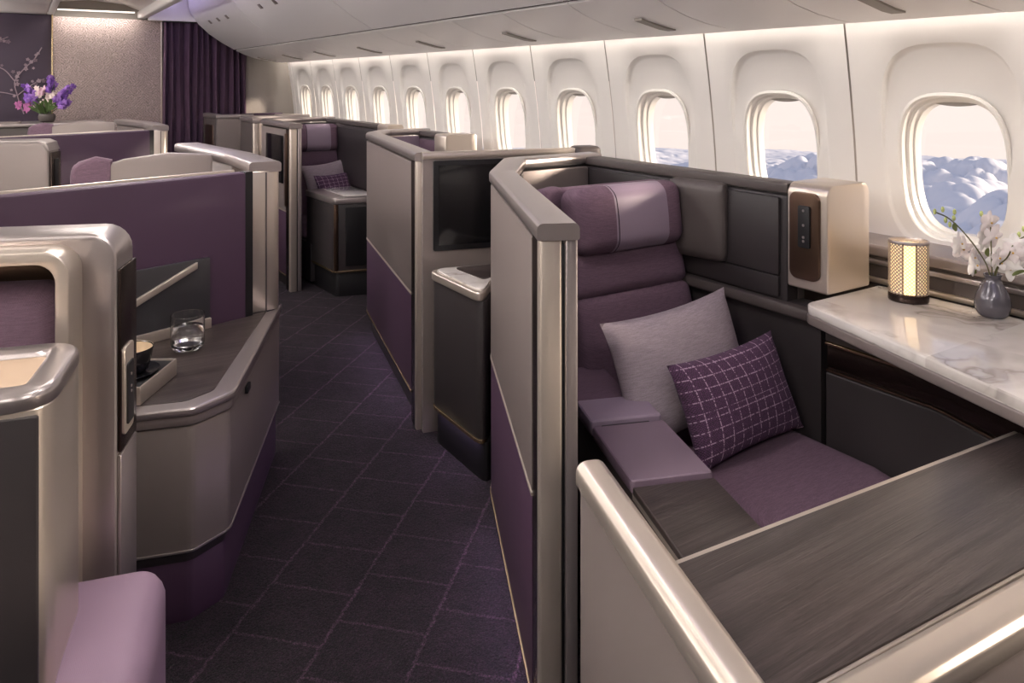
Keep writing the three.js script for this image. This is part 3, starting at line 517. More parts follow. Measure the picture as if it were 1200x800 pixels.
// low partition and table at the near end of the suite
{
  const g = thing('low_partition', 'low taupe partition with pale metal rail beside the wooden table', 'partition');
  const f = frame([0.580, 0.28], [0.873, 1.139]), RH = 0.842, TH = 0.80;
  part(g, 'panel', prism(f.quad(0, f.len - 0.004, 0.004, 0.050), 0.0, RH - 0.042, 0.004), M.taupe);
  part(g, 'rail', sweep([f(-0.01, 0), f(f.len, 0)], rrect(-0.004, 0.056, RH - 0.046, RH, 0.022, 0.006, 6)), M.champagne, 'rounded champagne metal rail');
  const t = thing('wooden_table', 'dark wood table with champagne metal edge in front of the purple seat', 'table');
  part(t, 'table_top', prism([[0.852, 0.865], [1.79, 0.797], [1.70, 0.545], [0.768, 0.607]], TH - 0.015, TH + 0.003, 0.002), M.wood, 'dark wood veneer');
  part(t, 'metal_edge', prism([[0.850, 0.879], [1.80, 0.811], [1.71, 0.54], [0.766, 0.603]], TH - 0.028, TH, 0.005, 0.006), M.champagne, 'champagne metal edge');
  part(t, 'support', prism([[1.15, 0.80], [1.45, 0.78], [1.40, 0.62], [1.10, 0.64]], 0.0, TH - 0.026, 0.004), M.taupeDark);
  const n = thing('low_partition', 'low partition with pale metal rail along the near edge of the wooden table', 'partition');
  const f4 = frame([0.775, 0.590], [1.68, 0.525]);
  part(n, 'panel', prism(f4.quad(0.01, f4.len, 0.008, 0.055), 0, 0.785, 0.004), M.taupe);
  part(n, 'rail', sweep([f4(0, 0), f4(f4.len, 0)], rrect(0, 0.062, 0.78, 0.825, 0.022, 0.006, 6)), M.champagne, 'rounded champagne metal rail');
}
// lamp
{
  const g = thing('table_lamp', 'small oval lamp with perforated metal shade glowing on the marble', 'lamp'); g.position.copy(V(2.215, 0.9, 1.285)); g.rotation.y = -0.98; g.scale.set(0.92, 1.03, 0.74);
  const R = 0.060, H = 0.175;
  part(g, 'lamp_base', lathe([[0, 0], [R * 0.97, 0], [R, 0.004], [R, 0.02], [R * 0.96, 0.024], [0, 0.024]]), M.bronzeDark, 'dark bronze base');
  const perf = std({ color: C('#b3a9a1'), roughness: 0.35, metalness: 0.7, alphaMap: perfAlpha, alphaTest: 0.5, side: THREE.DoubleSide });
  const metreUV = (q, r, h) => { const u = q.attributes.uv; for (let i = 0; i < u.count; i++) u.setXY(i, u.getX(i) * 2 * Math.PI * r, u.getY(i) * h); return q; };
  const sleeve = (a, w) => metreUV(new THREE.CylinderGeometry(R * 0.985, R * 0.985, H - 0.03, 40, 1, true, a, w), R * w / 6.283, H).translate(0, 0.024 + (H - 0.03) / 2, 0);
  part(g, 'perforated_shade', sleeve(0.33, 6.283 - 0.66), perf, 'pierced silver sleeve');
  part(g, 'perforated_shade', sleeve(-0.31, 0.62), std({ color: C('#d8b888'), roughness: 0.4, metalness: 0.6, alphaMap: openAlpha, alphaTest: 0.5, side: THREE.DoubleSide }), 'pierced gold panel');
  for (const a of [-0.32, 0.32]) part(g, 'shade_rib', new THREE.BoxGeometry(0.003, H - 0.03, 0.004).translate(Math.sin(a) * R, 0.024 + (H - 0.03) / 2, Math.cos(a) * R), M.bronze);
  part(g, 'top_rim', lathe([[R * 0.93, H - 0.010], [R * 1.0, H - 0.010], [R * 1.01, H - 0.004], [R * 0.99, H], [R * 0.93, H - 0.001], [R * 0.93, H - 0.010]]), M.silver);
  const glow = std({ color: C('#f3e6d0'), emissive: new THREE.Color(1.0, 0.72, 0.38), emissiveIntensity: 0.8 });
  part(g, 'lamp_diffuser', lathe([[0, 0.026], [R * 0.86, 0.026], [R * 0.86, H - 0.016], [R * 0.80, H - 0.012], [0, H - 0.012]]), glow, 'warm glowing diffuser');
  part(g, 'lamp_glow_panel', new THREE.CylinderGeometry(R * 0.92, R * 0.92, H - 0.034, 12, 1, true, -0.30, 0.60).translate(0, 0.025 + (H - 0.034) / 2, 0), std({ color: C('#f3e6d0'), emissive: new THREE.Color(1.0, 0.72, 0.38), emissiveIntensity: 1.2, side: THREE.DoubleSide }), 'warm glowing front panel');
  const l = new THREE.PointLight(new THREE.Color(1.0, 0.70, 0.38), 0.16); l.name = 'table_lamp_light'; l.position.copy(V(2.215, 1.0, 1.285)); l.shadow.radius = 2; l.castShadow = true; scene.add(l);
}
// bud vase and orchid
const petalMats = [std({ color: C('#f6f2ee'), roughness: 0.6, side: THREE.DoubleSide }), std({ color: C('#f1e8e6'), roughness: 0.6, side: THREE.DoubleSide })];
const leafM = std({ color: C('#6f7a45'), roughness: 0.6, side: THREE.DoubleSide }), stemM = std({ color: C('#5d5a36'), roughness: 0.7 }), budM = std({ color: C('#b9c27a'), roughness: 0.6 });
function petalGeo(l, w, curl) { const g = new THREE.PlaneGeometry(1, 1, 4, 6), p = g.attributes.position; for (let i = 0; i < p.count; i++) { const x = p.getX(i) * 2, y = p.getY(i) + 0.5; const ww = w * Math.pow(Math.sin(Math.PI * Math.min(0.98, 0.08 + 0.86 * y)), 0.7) * 0.5; p.setXYZ(i, x * ww, y * l, curl * l * (y * y) - 0.25 * ww * x * x); } g.computeVertexNormals(); return g; }
function blossomGeo(k, seed) { const r = rng(seed), gs = []; for (let i = 0; i < 5; i++) { const q = petalGeo(0.021 * k * (0.9 + 0.2 * r()), (i % 2 ? 0.018 : 0.014) * k, 0.25 - 0.2 * r()); q.rotateX(-0.5 + 0.3 * r()); q.rotateZ(i * 1.257 + 0.2 * r()); gs.push(q); } const c = petalGeo(0.011 * k, 0.010 * k, -0.5); c.rotateX(0.7); c.rotateZ(Math.PI); gs.push(c); return mergeGeometries(gs); }
{
  const v = thing('bud_vase', 'grey glazed bud vase on the marble console', 'vase'); v.position.copy(V(2.265, 0.9, 1.075)); v.scale.set(1.22, 1, 1.22);
  const pr = [[0, 0], [0.022, 0], [0.030, 0.006], [0.0355, 0.022], [0.037, 0.038], [0.034, 0.058], [0.026, 0.080], [0.0185, 0.096], [0.0165, 0.106], [0.0185, 0.115], [0.0165, 0.1155], [0.0145, 0.107], [0.016, 0.094], [0.023, 0.078], [0.030, 0.055], [0.033, 0.038], [0.030, 0.02], [0, 0.012]];
  part(v, 'vase_body', lathe(new THREE.SplineCurve(pr.map(p => new THREE.Vector2(...p))).getPoints(70).map(p => [Math.max(0, p.x), p.y]), 48), std({ color: C('#5d5a60'), roughness: 0.22, metalness: 0.35 }));
  const o = thing('orchid_spray', 'white orchid sprays standing in the grey bud vase', 'flowers'); o.position.copy(V(2.265, 0.9, 1.075));
  // local axes of the photograph: e1 runs to the right of the view, y up
  const e1 = [Math.cos(TURN), Math.sin(TURN)], P = (a, y, d = 0) => [a * e1[0] + d * Math.sin(TURN), y, a * e1[1] - d * Math.cos(TURN)];
  const stems = [[P(0, 0.03), P(-0.012, 0.13), P(-0.035, 0.18, 0.01), P(-0.075, 0.235, 0.02), P(-0.115, 0.270, 0.02), P(-0.150, 0.285, 0.02)], [P(0, 0.03), P(-0.002, 0.13), P(-0.010, 0.19, -0.01), P(-0.018, 0.25, -0.02)], [P(0, 0.03), P(0.012, 0.125), P(0.030, 0.16, 0), P(0.065, 0.20, 0.01), P(0.110, 0.225, 0.01)], [P(0, 0.03), P(0.010, 0.13), P(0.022, 0.17, -0.03), P(0.030, 0.205, -0.04)]];
  for (const s of stems) part(o, 'stem', tube(s, 0.0019, 26, 6), stemM);
  const bl = [blossomGeo(1.6, 1), blossomGeo(1.35, 2), blossomGeo(1.7, 3)];
  const F = [[-0.088, 0.200, 0], [-0.045, 0.160, 0.01], [-0.058, 0.145, -0.02], [-0.018, 0.262, -0.02], [-0.030, 0.232, -0.01], [-0.005, 0.222, -0.02], [-0.014, 0.205, 0], [0.004, 0.165, -0.02], [0.018, 0.150, -0.01], [0.030, 0.185, -0.04], [0.040, 0.205, -0.03], [0.052, 0.170, 0], [0.066, 0.155, 0.01], [0.075, 0.185, 0], [0.050, 0.130, 0], [-0.070, 0.180, 0.02], [0.085, 0.160, 0]];
  const r = rng(9);
  F.forEach(([a, y, d], i) => { const b = part(o, 'blossom', bl[i % 3], petalMats[i % 2], 'white orchid blossom'); b.position.set(...P(a, y, d)); b.rotation.set(-0.2 + 0.6 * r(), -TURN + (r() - 0.5) * 1.6, r() * 6, 'YXZ'); part(b, 'blossom_heart', new THREE.SphereGeometry(0.0028, 8, 6).translate(0, 0, 0.004), std({ color: C('#c9a24e'), roughness: 0.7 })); });
  const Bd = [[-0.150, 0.286], [-0.128, 0.292], [-0.120, 0.262], [-0.095, 0.285], [-0.097, 0.268], [-0.108, 0.25], [0.110, 0.227], [0.098, 0.238], [0.085, 0.222], [0.120, 0.215], [0.02, 0.225], [-0.02, 0.28]];
  for (const [a, y] of Bd) part(o, 'bud', new THREE.SphereGeometry(0.0062, 10, 8).scale(0.75, 1.35, 0.75).translate(...P(a, y, 0.018)), budM, 'pale green bud');
  const lg = petalGeo(0.035, 0.014, 0.3); for (const [a, y, z] of [[-0.045, 0.118, 0.8], [0.055, 0.112, -0.9], [-0.012, 0.165, 0.4], [-0.10, 0.235, 0.5]]) { const l = part(o, 'leaf', lg, leafM); l.position.set(...P(a, y, 0)); l.rotation.set(0.3, -TURN, z, 'YXZ'); }
}

// second window suite: shell, wall with a screen, console between the suites
const Bs = suiteShell('taupe and purple suite shell beside the aisle next to the dark wall screen', { aisle: [[1.475, 3.10], [1.80, 4.50]], back: [[1.98, 4.72], [2.31, 4.72], [2.31, 4.16]], r: [0.10, 0.015, 0], h: 1.232, toe: 0.13 });
{
  const g = Bs.g;
  part(g, 'rear_panel', plate(rr(0, 0.33, 0.60, 1.19, 0.012), [1.885, 4.615], [1, 0.0], 0.012), M.lilacLeather, 'pale lilac inner rear panel');
  part(g, 'side_panel', plate(rr(4.26, 4.60, 0.6, 1.17, 0.006), [2.222, 0], [0, 1], -0.012, 0.002), M.purpleFabric, 'purple side panel');
  part(g, 'end_cabinet', plate(rrect(0, 0.215, 0.60, 1.232, 0.02, 0.008, 6), [2.105, 4.02], [1, 0], -0.15, 0.006), M.champagne, 'champagne metal end cabinet');
}
{
  const g = thing('screen_partition', 'dark partition carrying a large black wall screen behind the seat shell', 'partition');
  const f = frame([1.49, 3.06], [2.315, 2.85]);           // near face of the wall lies to the right of this line
  const H = 1.235;
  part(g, 'panel', prism(f.quad(0.0, f.len, -0.05, 0.0), 0.0, H - 0.03, 0.004), M.taupe, 'taupe metal panel');
  part(g, 'cap_rail', sweep([f(-0.002, 0), f(f.len - 0.05, 0)], rrect(-0.056, 0.006, H - 0.03, H, 0.01, 0.004)), M.champagne, 'slim champagne cap');
  part(g, 'end_block', prism(f.quad(f.len - 0.13, f.len, -0.08, 0.03), 0.3, H + 0.008, 0.02, 0.03), M.taupeDark, 'rounded taupe end block');
  const sc = part(g, 'screen_frame', plate(rr(0.045, 0.66, 0.80, H - 0.036, 0.008), f(0, 0.0), f.d, 0.014, 0.003), M.screenFrame, 'dark screen frame');
  part(sc, 'screen', plate(rr(0.068, 0.635, 0.825, H - 0.058, 0.004), f(0, 0.0125), f.d, 0.003, 0.0005), M.screen, 'glossy black screen');
  const c = thing('aisle_console', 'charcoal console with white marble and wood top below the black wall screen', 'console');
  const poly = [[1.475, 2.52], [1.475, 3.00], [2.28, 2.805], [2.28, 2.735], [1.70, 2.725], [1.60, 2.66]];
  const shp = fillet(poly, [0.07, 0.06, 0, 0, 0, 0], 8, true);
  part(c, 'body', prism(shp.map(([t, s]) => [t + (t < 1.6 ? 0.012 : 0), s]), 0.165, 0.70, 0.004), M.charcoal, 'charcoal curved front');
  part(c, 'edge_band', prism(shp, 0.70, 0.735, 0.008), M.champagne, 'champagne metal edge');
  part(c, 'marble_top', prism(fillet([[1.495, 2.545], [1.495, 2.975], [2.27, 2.785], [2.27, 2.745], [1.70, 2.735], [1.60, 2.675]], [0.06, 0.05, 0, 0, 0, 0], 8, true), 0.728, 0.742, 0.003), M.marble, 'white marble border');
  part(c, 'wood_inlay', prism(fillet([[1.585, 2.69], [1.575, 2.935], [2.25, 2.78], [2.25, 2.755], [1.69, 2.75]], [0.02, 0.03, 0, 0, 0], 6, true), 0.738, 0.745, 0.001), M.wood, 'brown wood inlay');
  part(c, 'metal_line', prism(shp.map(([t, s]) => [t + (t < 1.6 ? 0.008 : 0), s]), 0.150, 0.165, 0.002), M.gold, 'glinting gold line');
  part(c, 'toe_kick', prism(shp.map(([t, s]) => [t + (t < 1.6 ? 0.03 : 0), s]), 0, 0.15, 0.002), M.black);
}
// violet floor-level mood light under the aisle fronts: a slim strip and its light
for (const [nm, P0, P1, y, n] of [['suite', [1.514, 3.18], [1.81, 4.45], 0.130, 1], ['console', [1.499, 2.58], [1.499, 2.93], 0.150, 1], ['entry', [1.01, 1.47], [1.395, 2.29], 0.100, 1]]) {
  const f = frame(P1, P0), L = f.len, g = thing('floor_light', { suite: 'slim violet floor light under the suite shell beside the wall screen', console: 'slim violet floor light under the charcoal aisle console', entry: 'slim violet floor light under the suite shell with two pillows' }[nm], 'floor light');
  part(g, 'light_strip', prism(f.quad(0, L, -0.003, 0.003), y - 0.003, y - 0.001, 0), std({ color: 0x000000, emissive: new THREE.Color(0.75, 0.5, 1.0), emissiveIntensity: 0.6 }));
  const c = f(L / 2, 0.006), e = f(L / 2, 0.10); areaLight('floor_lamp_light', L, 0.008, new THREE.Color(0.80, 0.58, 1.0), 30, [c[0], y - 0.005, -c[1]], [e[0], 0, -e[1]]); void n;
}
// third window suite with the second visible seat
{
  const s = suiteShell('far suite shell with black glossy inset facing the aisle beside the small console', { aisle: [[1.66, 5.62], [1.655, 6.40]], back: [[1.72, 6.60], [2.325, 6.62], [2.325, 5.20]], r: [0.10, 0.015, 0], h: 1.238 });
  const g = s.g;
  part(g, 'glossy_inset', plate(rr(0.16, 0.62, 0.78, 1.14, 0.012), [1.652, 5.62], [-0.0064, 1], 0.014, 0.003), M.screen, 'glossy black inset panel');
  part(g, 'bronze_strip', plate(rr(0.085, 0.125, 0.62, 1.16, 0.004), [1.653, 5.62], [-0.0064, 1], 0.014, 0.002), M.bronze);
  part(g, 'side_panel', plate(rr(5.32, 6.50, 0.72, 1.17, 0.006), [2.238, 0], [0, 1], -0.012, 0.002), M.charcoal);
  part(g, 'end_cabinet', plate(rrect(0, 0.13, 0.74, 1.236, 0.02, 0.008, 6), [2.20, 5.10], [1, 0], -0.18, 0.006), M.champagne, 'champagne metal end cabinet');
  buildSeat('purple lounge seat with two pillows behind the small far console', 2.055, 5.98, { w: 0.44, len: 0.36 });
  let p = solo('pillow', pillow(0.40, 0.40, 0.13, 4), M.greyFabric, 'pale lilac pillow on the far seat behind a purple pillow', 'pillow', 'pillows on the seats'); p.position.copy(V(2.10, 0.705, 6.045)); p.rotation.set(-0.34, 0.1, 0.10, 'YXZ');
  p = solo('pillow', pillow(0.34, 0.30, 0.11, 6), M.plaid, 'purple patterned pillow on the far seat beyond the small console', 'pillow', 'pillows on the seats'); p.position.copy(V(2.135, 0.672, 5.945)); p.rotation.set(-0.40, 0.1, 0.06, 'YXZ');
  const c = thing('far_console', 'dark small console with silver top in front of the far purple seat', 'console');
  const poly = [[1.878, 5.30], [1.845, 5.86], [2.22, 5.86], [2.22, 5.22]], q = fillet(poly, [0.05, 0.02, 0, 0], 8, true);
  const inn = d => fillet([[1.878 + d, 5.30 + d], [1.845 + d, 5.86 - d], [2.22 - d, 5.86 - d], [2.22 - d, 5.22 + d]], [0.045, 0.02, 0, 0], 8, true);
  part(c, 'body', prism(inn(0.008), 0.19, 0.665, 0.003), M.charcoal, 'charcoal body');
  part(c, 'corner_post', prism(rr(1.882, 1.915, 5.297, 5.33, 0.012), 0.19, 0.665, 0.002), M.bronze, 'bronze corner post');
  part(c, 'front_panel', plate(rr(0.075, 0.36, 0.225, 0.645, 0.004), [1.885, 5.300], [0.97, -0.2], 0.008, 0.002), M.black, 'black front panel');
  part(c, 'top_band', prism(q, 0.665, 0.712, 0.010), M.silver, 'silver top with rounded edge');
  part(c, 'marble_inlay', prism([[1.98, 5.36], [1.98, 5.82], [2.20, 5.82], [2.20, 5.32]], 0.708, 0.716, 0.002), M.marble);
  part(c, 'metal_line', prism(inn(0.004), 0.176, 0.19, 0.002), M.gold);
  part(c, 'toe_kick', prism(inn(0.03), 0, 0.176, 0.002), M.black);
}
// two more shells towards the bulkhead
{
  const g = thing('suite_shell', 'narrow dark taupe suite end with gold edge beside the far black inset shell', 'suite shell', 'window suite shells');
  const f = frame([1.66, 6.68], [1.675, 7.20]);
  part(g, 'panel', prism(f.quad(0.05, f.len, 0, 0.06), 0, 1.19, 0.004), M.taupeDark);
  part(g, 'end_post', prism(f.quad(0, 0.045, 0, 0.05), 0, 1.19, 0.005, 0.01), M.champagne, 'champagne end post');
  part(g, 'cap_rail', sweep([f(-0.004, 0), f(f.len, 0), [2.3, 7.24]], rrect(-0.006, 0.07, 1.192, 1.235, 0.014, 0.004)), M.silver);
  part(g, 'rear_panel', prism([[1.73, 7.13], [2.3, 7.15], [2.3, 7.22], [1.73, 7.20]], 0, 1.19, 0.003), M.taupe);
  const h = thing('suite_shell', 'farthest taupe suite shell with bronze inset in front of the curtain', 'suite shell', 'window suite shells');
  part(h, 'outer_panel', plate(rr(0, 0.46, 0, 1.195, 0.004), [1.545, 7.62], [-0.02, 0.46], 0.05, 0.003), M.taupeDark);
  part(h, 'bronze_inset', plate(rr(0.08, 0.38, 0.72, 1.13, 0.006), [1.538, 7.62], [-0.02, 0.46], 0.014, 0.002), M.bronze, 'bronze inset');
  part(h, 'front_panel', prism([[1.55, 7.56], [1.86, 7.56], [1.86, 7.615], [1.55, 7.615]], 0, 1.195, 0.006), M.taupe, 'pale taupe front panel');
  part(h, 'cap_rail', sweep([[1.53, 8.1], [1.545, 7.57], [1.88, 7.55]], rrect(-0.07, 0.006, 1.195, 1.235, 0.014, 0.004)), M.silver);
  part(h, 'rear_panel', prism([[1.9, 8.05], [2.3, 8.05], [2.3, 8.12], [1.9, 8.12]], 0, 1.22, 0.004), M.purplePanel);
  part(h, 'end_cabinet', plate(rrect(0, 0.25, 0.7, 1.23, 0.02, 0.006, 5), [2.06, 7.40], [1, 0], -0.12, 0.006), M.champagne);
  part(h, 'lining', prism([[1.60, 8.0], [1.9, 8.0], [1.9, 8.12], [1.60, 8.12]], 0, 1.2, 0.004), M.charcoal);
}

// ------------------------------------------------------------------ centre suites on the other side of the aisle
// framed seat end with a purple cushion and a control plate on its aisle side
{
  const g = thing('suite_end', 'rounded silver suite end framing a purple cushion with a bronze control side', 'suite end');
  const c0 = [0.183, 1.96], e = [-0.93, 0.366], d = [0.366, 0.93];
  const P = (a, o) => [c0[0] + e[0] * a + d[0] * o, c0[1] + e[1] * a + d[1] * o];  // a to the left, o into depth
  const H = 1.205;
  // outer frame: front face outline, open towards the floor on the left
  const out = [[0, 0], [0, H - 0.06]]; for (let i = 1; i <= 6; i++) { const k = Math.PI / 2 * i / 6; out.push([0.06 - 0.06 * Math.cos(k), H - 0.06 + 0.06 * Math.sin(k)]); } out.push([0.95, H], [0.95, 0]);
  const hole = rrect(0.078, 0.93, 0.12, H - 0.026, 0.05, 0.02, 6);
  const front = plate(out, P(0, 0), e, 0.135, 0.010, [hole]); part(g, 'shell_frame', front, M.silver, 'brushed silver frame with rounded shoulder');
  const lip = rrect(0.072, 0.937, 0.113, H - 0.021, 0.056, 0.02, 6), lip2 = rrect(0.100, 0.91, 0.14, H - 0.050, 0.04, 0.02, 6);
  part(g, 'inner_frame', plate(lip, P(0, 0.018), e, -0.10, 0.004, [lip2]), M.champagne, 'champagne inner frame');
  part(g, 'recess_back', plate(rr(0.08, 0.94, 0.1, H - 0.03, 0.03), P(0, 0.122), e, 0.010, 0.002), M.bronze);
  const cu = cushion(0.80, 0.93, 0.11, 0.05, 0.1, 18); const mt = new THREE.Matrix4().makeRotationY(-Math.atan2(0.366, 0.93)); cu.applyMatrix4(mt); const cp = P(0.52, 0.055); cu.translate(cp[0], 0.625, -cp[1]); part(g, 'seat_back_cushion', cu, M.purpleFabric, 'purple upholstered back');
  // aisle side: dark bronze face with a handset plate
  const side = frame(P(0, 0.0), P(0, 0.135));
  part(g, 'bronze_side', plate(rr(0.006, 0.129, 0.70, H - 0.085, 0.004), side(0, 0), side.d, 0.008, 0.002), M.bronzeDark, 'dark bronze side face');
  part(g, 'lower_side', plate(rr(0.006, 0.129, 0.02, 0.695, 0.004), side(0, 0), side.d, 0.008, 0.002), M.silver, 'silver lower side face');
  const pl = part(g, 'control_plate', plate(rr(0.012, 0.085, 0.735, 0.935, 0.012), side(0, 0.006), side.d, 0.008, 0.002), M.champagne, 'champagne control plate');
  part(pl, 'handset', plate(rr(0.025, 0.072, 0.755, 0.895, 0.006), side(0, 0.012), side.d, 0.006, 0.001), M.black, 'black handset');
  for (const y of [0.865, 0.825, 0.837]) part(pl, 'button', plate(rr(0.045, 0.051, y - 0.003, y + 0.003, 0.002), side(0, 0.0175), side.d, 0.002, 0), M.silver);
}
// nearest low shell and pad
{
  const g = thing('low_shell', 'blurred low shell with pale metal edge and cream top beside the lilac pad', 'suite end');
  const c0 = [0.040, 1.535], e = [-0.97, 0.243], d = [0.243, 0.97], H = 1.02;
  const P = (a, o) => [c0[0] + e[0] * a + d[0] * o, c0[1] + e[1] * a + d[1] * o];
  const quad = (a0, a1, o0, o1) => [P(a0, o0), P(a1, o0), P(a1, o1), P(a0, o1)];
  part(g, 'shell_body', prism(fillet(quad(0, 0.9, 0, 0.28), [0.055, 0, 0, 0.06], 6, true), 0, H - 0.03, 0.006), M.champagne, 'pale champagne metal body');
  part(g, 'front_panel', plate(rr(0.016, 0.88, 0.02, H - 0.04, 0.004), P(0, -0.006), e, 0.012, 0.003), M.charcoal, 'charcoal front panel');
  const pth = fillet([P(0.9, 0), P(0, 0), P(0, 0.28), P(0.9, 0.28)], [0, 0.07, 0.075, 0], 8);
  part(g, 'top_edge', sweep(pth, rrect(-0.052, 0.004, H - 0.034, H, 0.014, 0.008, 5).map(([o, y]) => [o * 1, y])), M.silver, 'rounded silver edge');
  part(g, 'top_inlay', prism(quad(0.03, 0.9, 0.03, 0.25), H - 0.03, H - 0.012, 0.003), std({ color: C('#b59c84'), roughness: 0.5 }), 'cream top inlay');
  const c = cushion(0.25, 0.42, 0.36, 0.06, 0, 16); const o = solo('leg_pad', c, M.lilacPad, 'soft lilac upholstered pad beside the low pale shell', 'pad'); o.position.copy(V(0.112, 0.285, 1.715)); o.rotation.y = -0.25;
  o.position.y = 0.285; const b = new THREE.Mesh(new THREE.BoxGeometry(0.2, 0.08, 0.26), M.black); b.name = 'pad_base'; b.position.y = -0.245; o.add(b);
}
// side cabinet with wood top
const CAB = 0.62;
{
  const g = thing('side_cabinet', 'brushed metal side cabinet with dark wood top holding the water glass', 'cabinet');
  const base = [[-0.30, 2.55], [0.415, 2.335], [0.535, 2.395], [0.915, 3.235], [0.88, 3.20], [-0.30, 2.78]];
  const rad = [0, 0.05, 0.06, 0, 0, 0];
  const inset = d => fillet([[-0.30, 2.55 + d], [0.415 - d * 0.3, 2.335 + d * 1.1], [0.535 - d * 1.1, 2.395 + d * 0.6], [0.915 - d, 3.235], [0.86 - d * 0.3, 3.16], [-0.30, 2.76]], rad, 6, true);
  part(g, 'purple_base', prism(inset(0.02), 0.0, 0.175, 0.003), M.purplePanel, 'dark purple base');
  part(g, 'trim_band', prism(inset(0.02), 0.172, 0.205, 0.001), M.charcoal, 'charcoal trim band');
  part(g, 'metal_line', prism(inset(0.004), 0.205, 0.212, 0.001), M.silver);
  part(g, 'cabinet_body', prism(inset(0.006), 0.212, CAB - 0.055, 0.004), M.sparkle, 'brushed metallic body');
  part(g, 'edge_band', prism(inset(0.0), CAB - 0.052, CAB - 0.022, 0.006), M.taupe);
  part(g, 'top_edge', prism(inset(-0.006), CAB - 0.024, CAB, 0.010), M.silver, 'rounded silver edge');
  part(g, 'wood_top', prism(fillet([[-0.30, 2.602], [0.402, 2.390], [0.487, 2.428], [0.838, 3.155], [-0.30, 2.755]], [0, 0.04, 0.05, 0, 0], 6, true), CAB - 0.01, CAB + 0.002, 0.001), M.wood, 'dark wood top');
  const ff = frame([0.53, 2.41], [0.90, 3.22]);
  part(g, 'latch', plate(rr(0.20, 0.25, 0.525, 0.548, 0.004), ff(0, 0.004), ff.d, 0.010, 0.002), M.black, 'small black latch');
}
// purple partition of the next centre suite, standing behind the cabinet
function centrePartition(label, P0, P1, h, aisleTo, w, foot = 0) {
  const g = thing('centre_partition', label, 'partition', 'purple centre partitions');
  const f = frame(P0, P1);
  part(g, 'panel', prism(f.quad(0, f.len - 0.035, 0, 0.045), 0, h - 0.02, 0.012), M.purplePanel, 'smooth dark purple panel');
  part(g, 'dark_edge', prism(f.quad(f.len - 0.036, f.len - 0.004, 0, 0.045), 0, h - 0.02, 0.002), M.black);
  part(g, 'gap_strip', prism(f.quad(0, f.len - 0.04, -0.03, -0.001), 0, h - 0.026, 0.001), M.black);
  part(g, 'top_trim', prism(f.quad(0, f.len - 0.04, -0.040, -0.031), 0, h - 0.016, 0.002), M.champagne, 'thin gold top trim');
  // aisle wall with curved cap and a rounded post at its near end
  const n = f(f.len, 0.01), path = fillet([[n[0] + w * 0.55, n[1] - 0.005], [n[0] + w * 0.55, n[1] + 0.45], aisleTo], [0, 0.6, 0], 10);
  part(g, 'end_post', prism(fillet([[n[0], n[1] - 0.01], [n[0] + w, n[1] - 0.002], [n[0] + w, n[1] + 0.09], [n[0], n[1] + 0.09]], [0.006, 0.04, 0.01, 0.005], 8, true), foot, h - 0.025, 0.003), M.champagne, 'pale champagne post');
  part(g, 'post_joint', prism([[n[0] + w * 0.50, n[1] - 0.012], [n[0] + w * 0.54, n[1] - 0.012], [n[0] + w * 0.54, n[1] + 0.02], [n[0] + w * 0.50, n[1] + 0.02]], foot, h - 0.03, 0.001), M.taupeDark);
  part(g, 'aisle_wall', sweep(path.slice(1), rrect(-w * 0.35, w * 0.40, 0, h - 0.024, 0.004)), M.taupe, 'taupe aisle wall');
  part(g, 'cap_rail', sweep(path, rrect(-w * 0.56, w * 0.47, h - 0.03, h + 0.012, 0.014, 0.006)), M.silver, 'broad silver cap');
  return g;
}
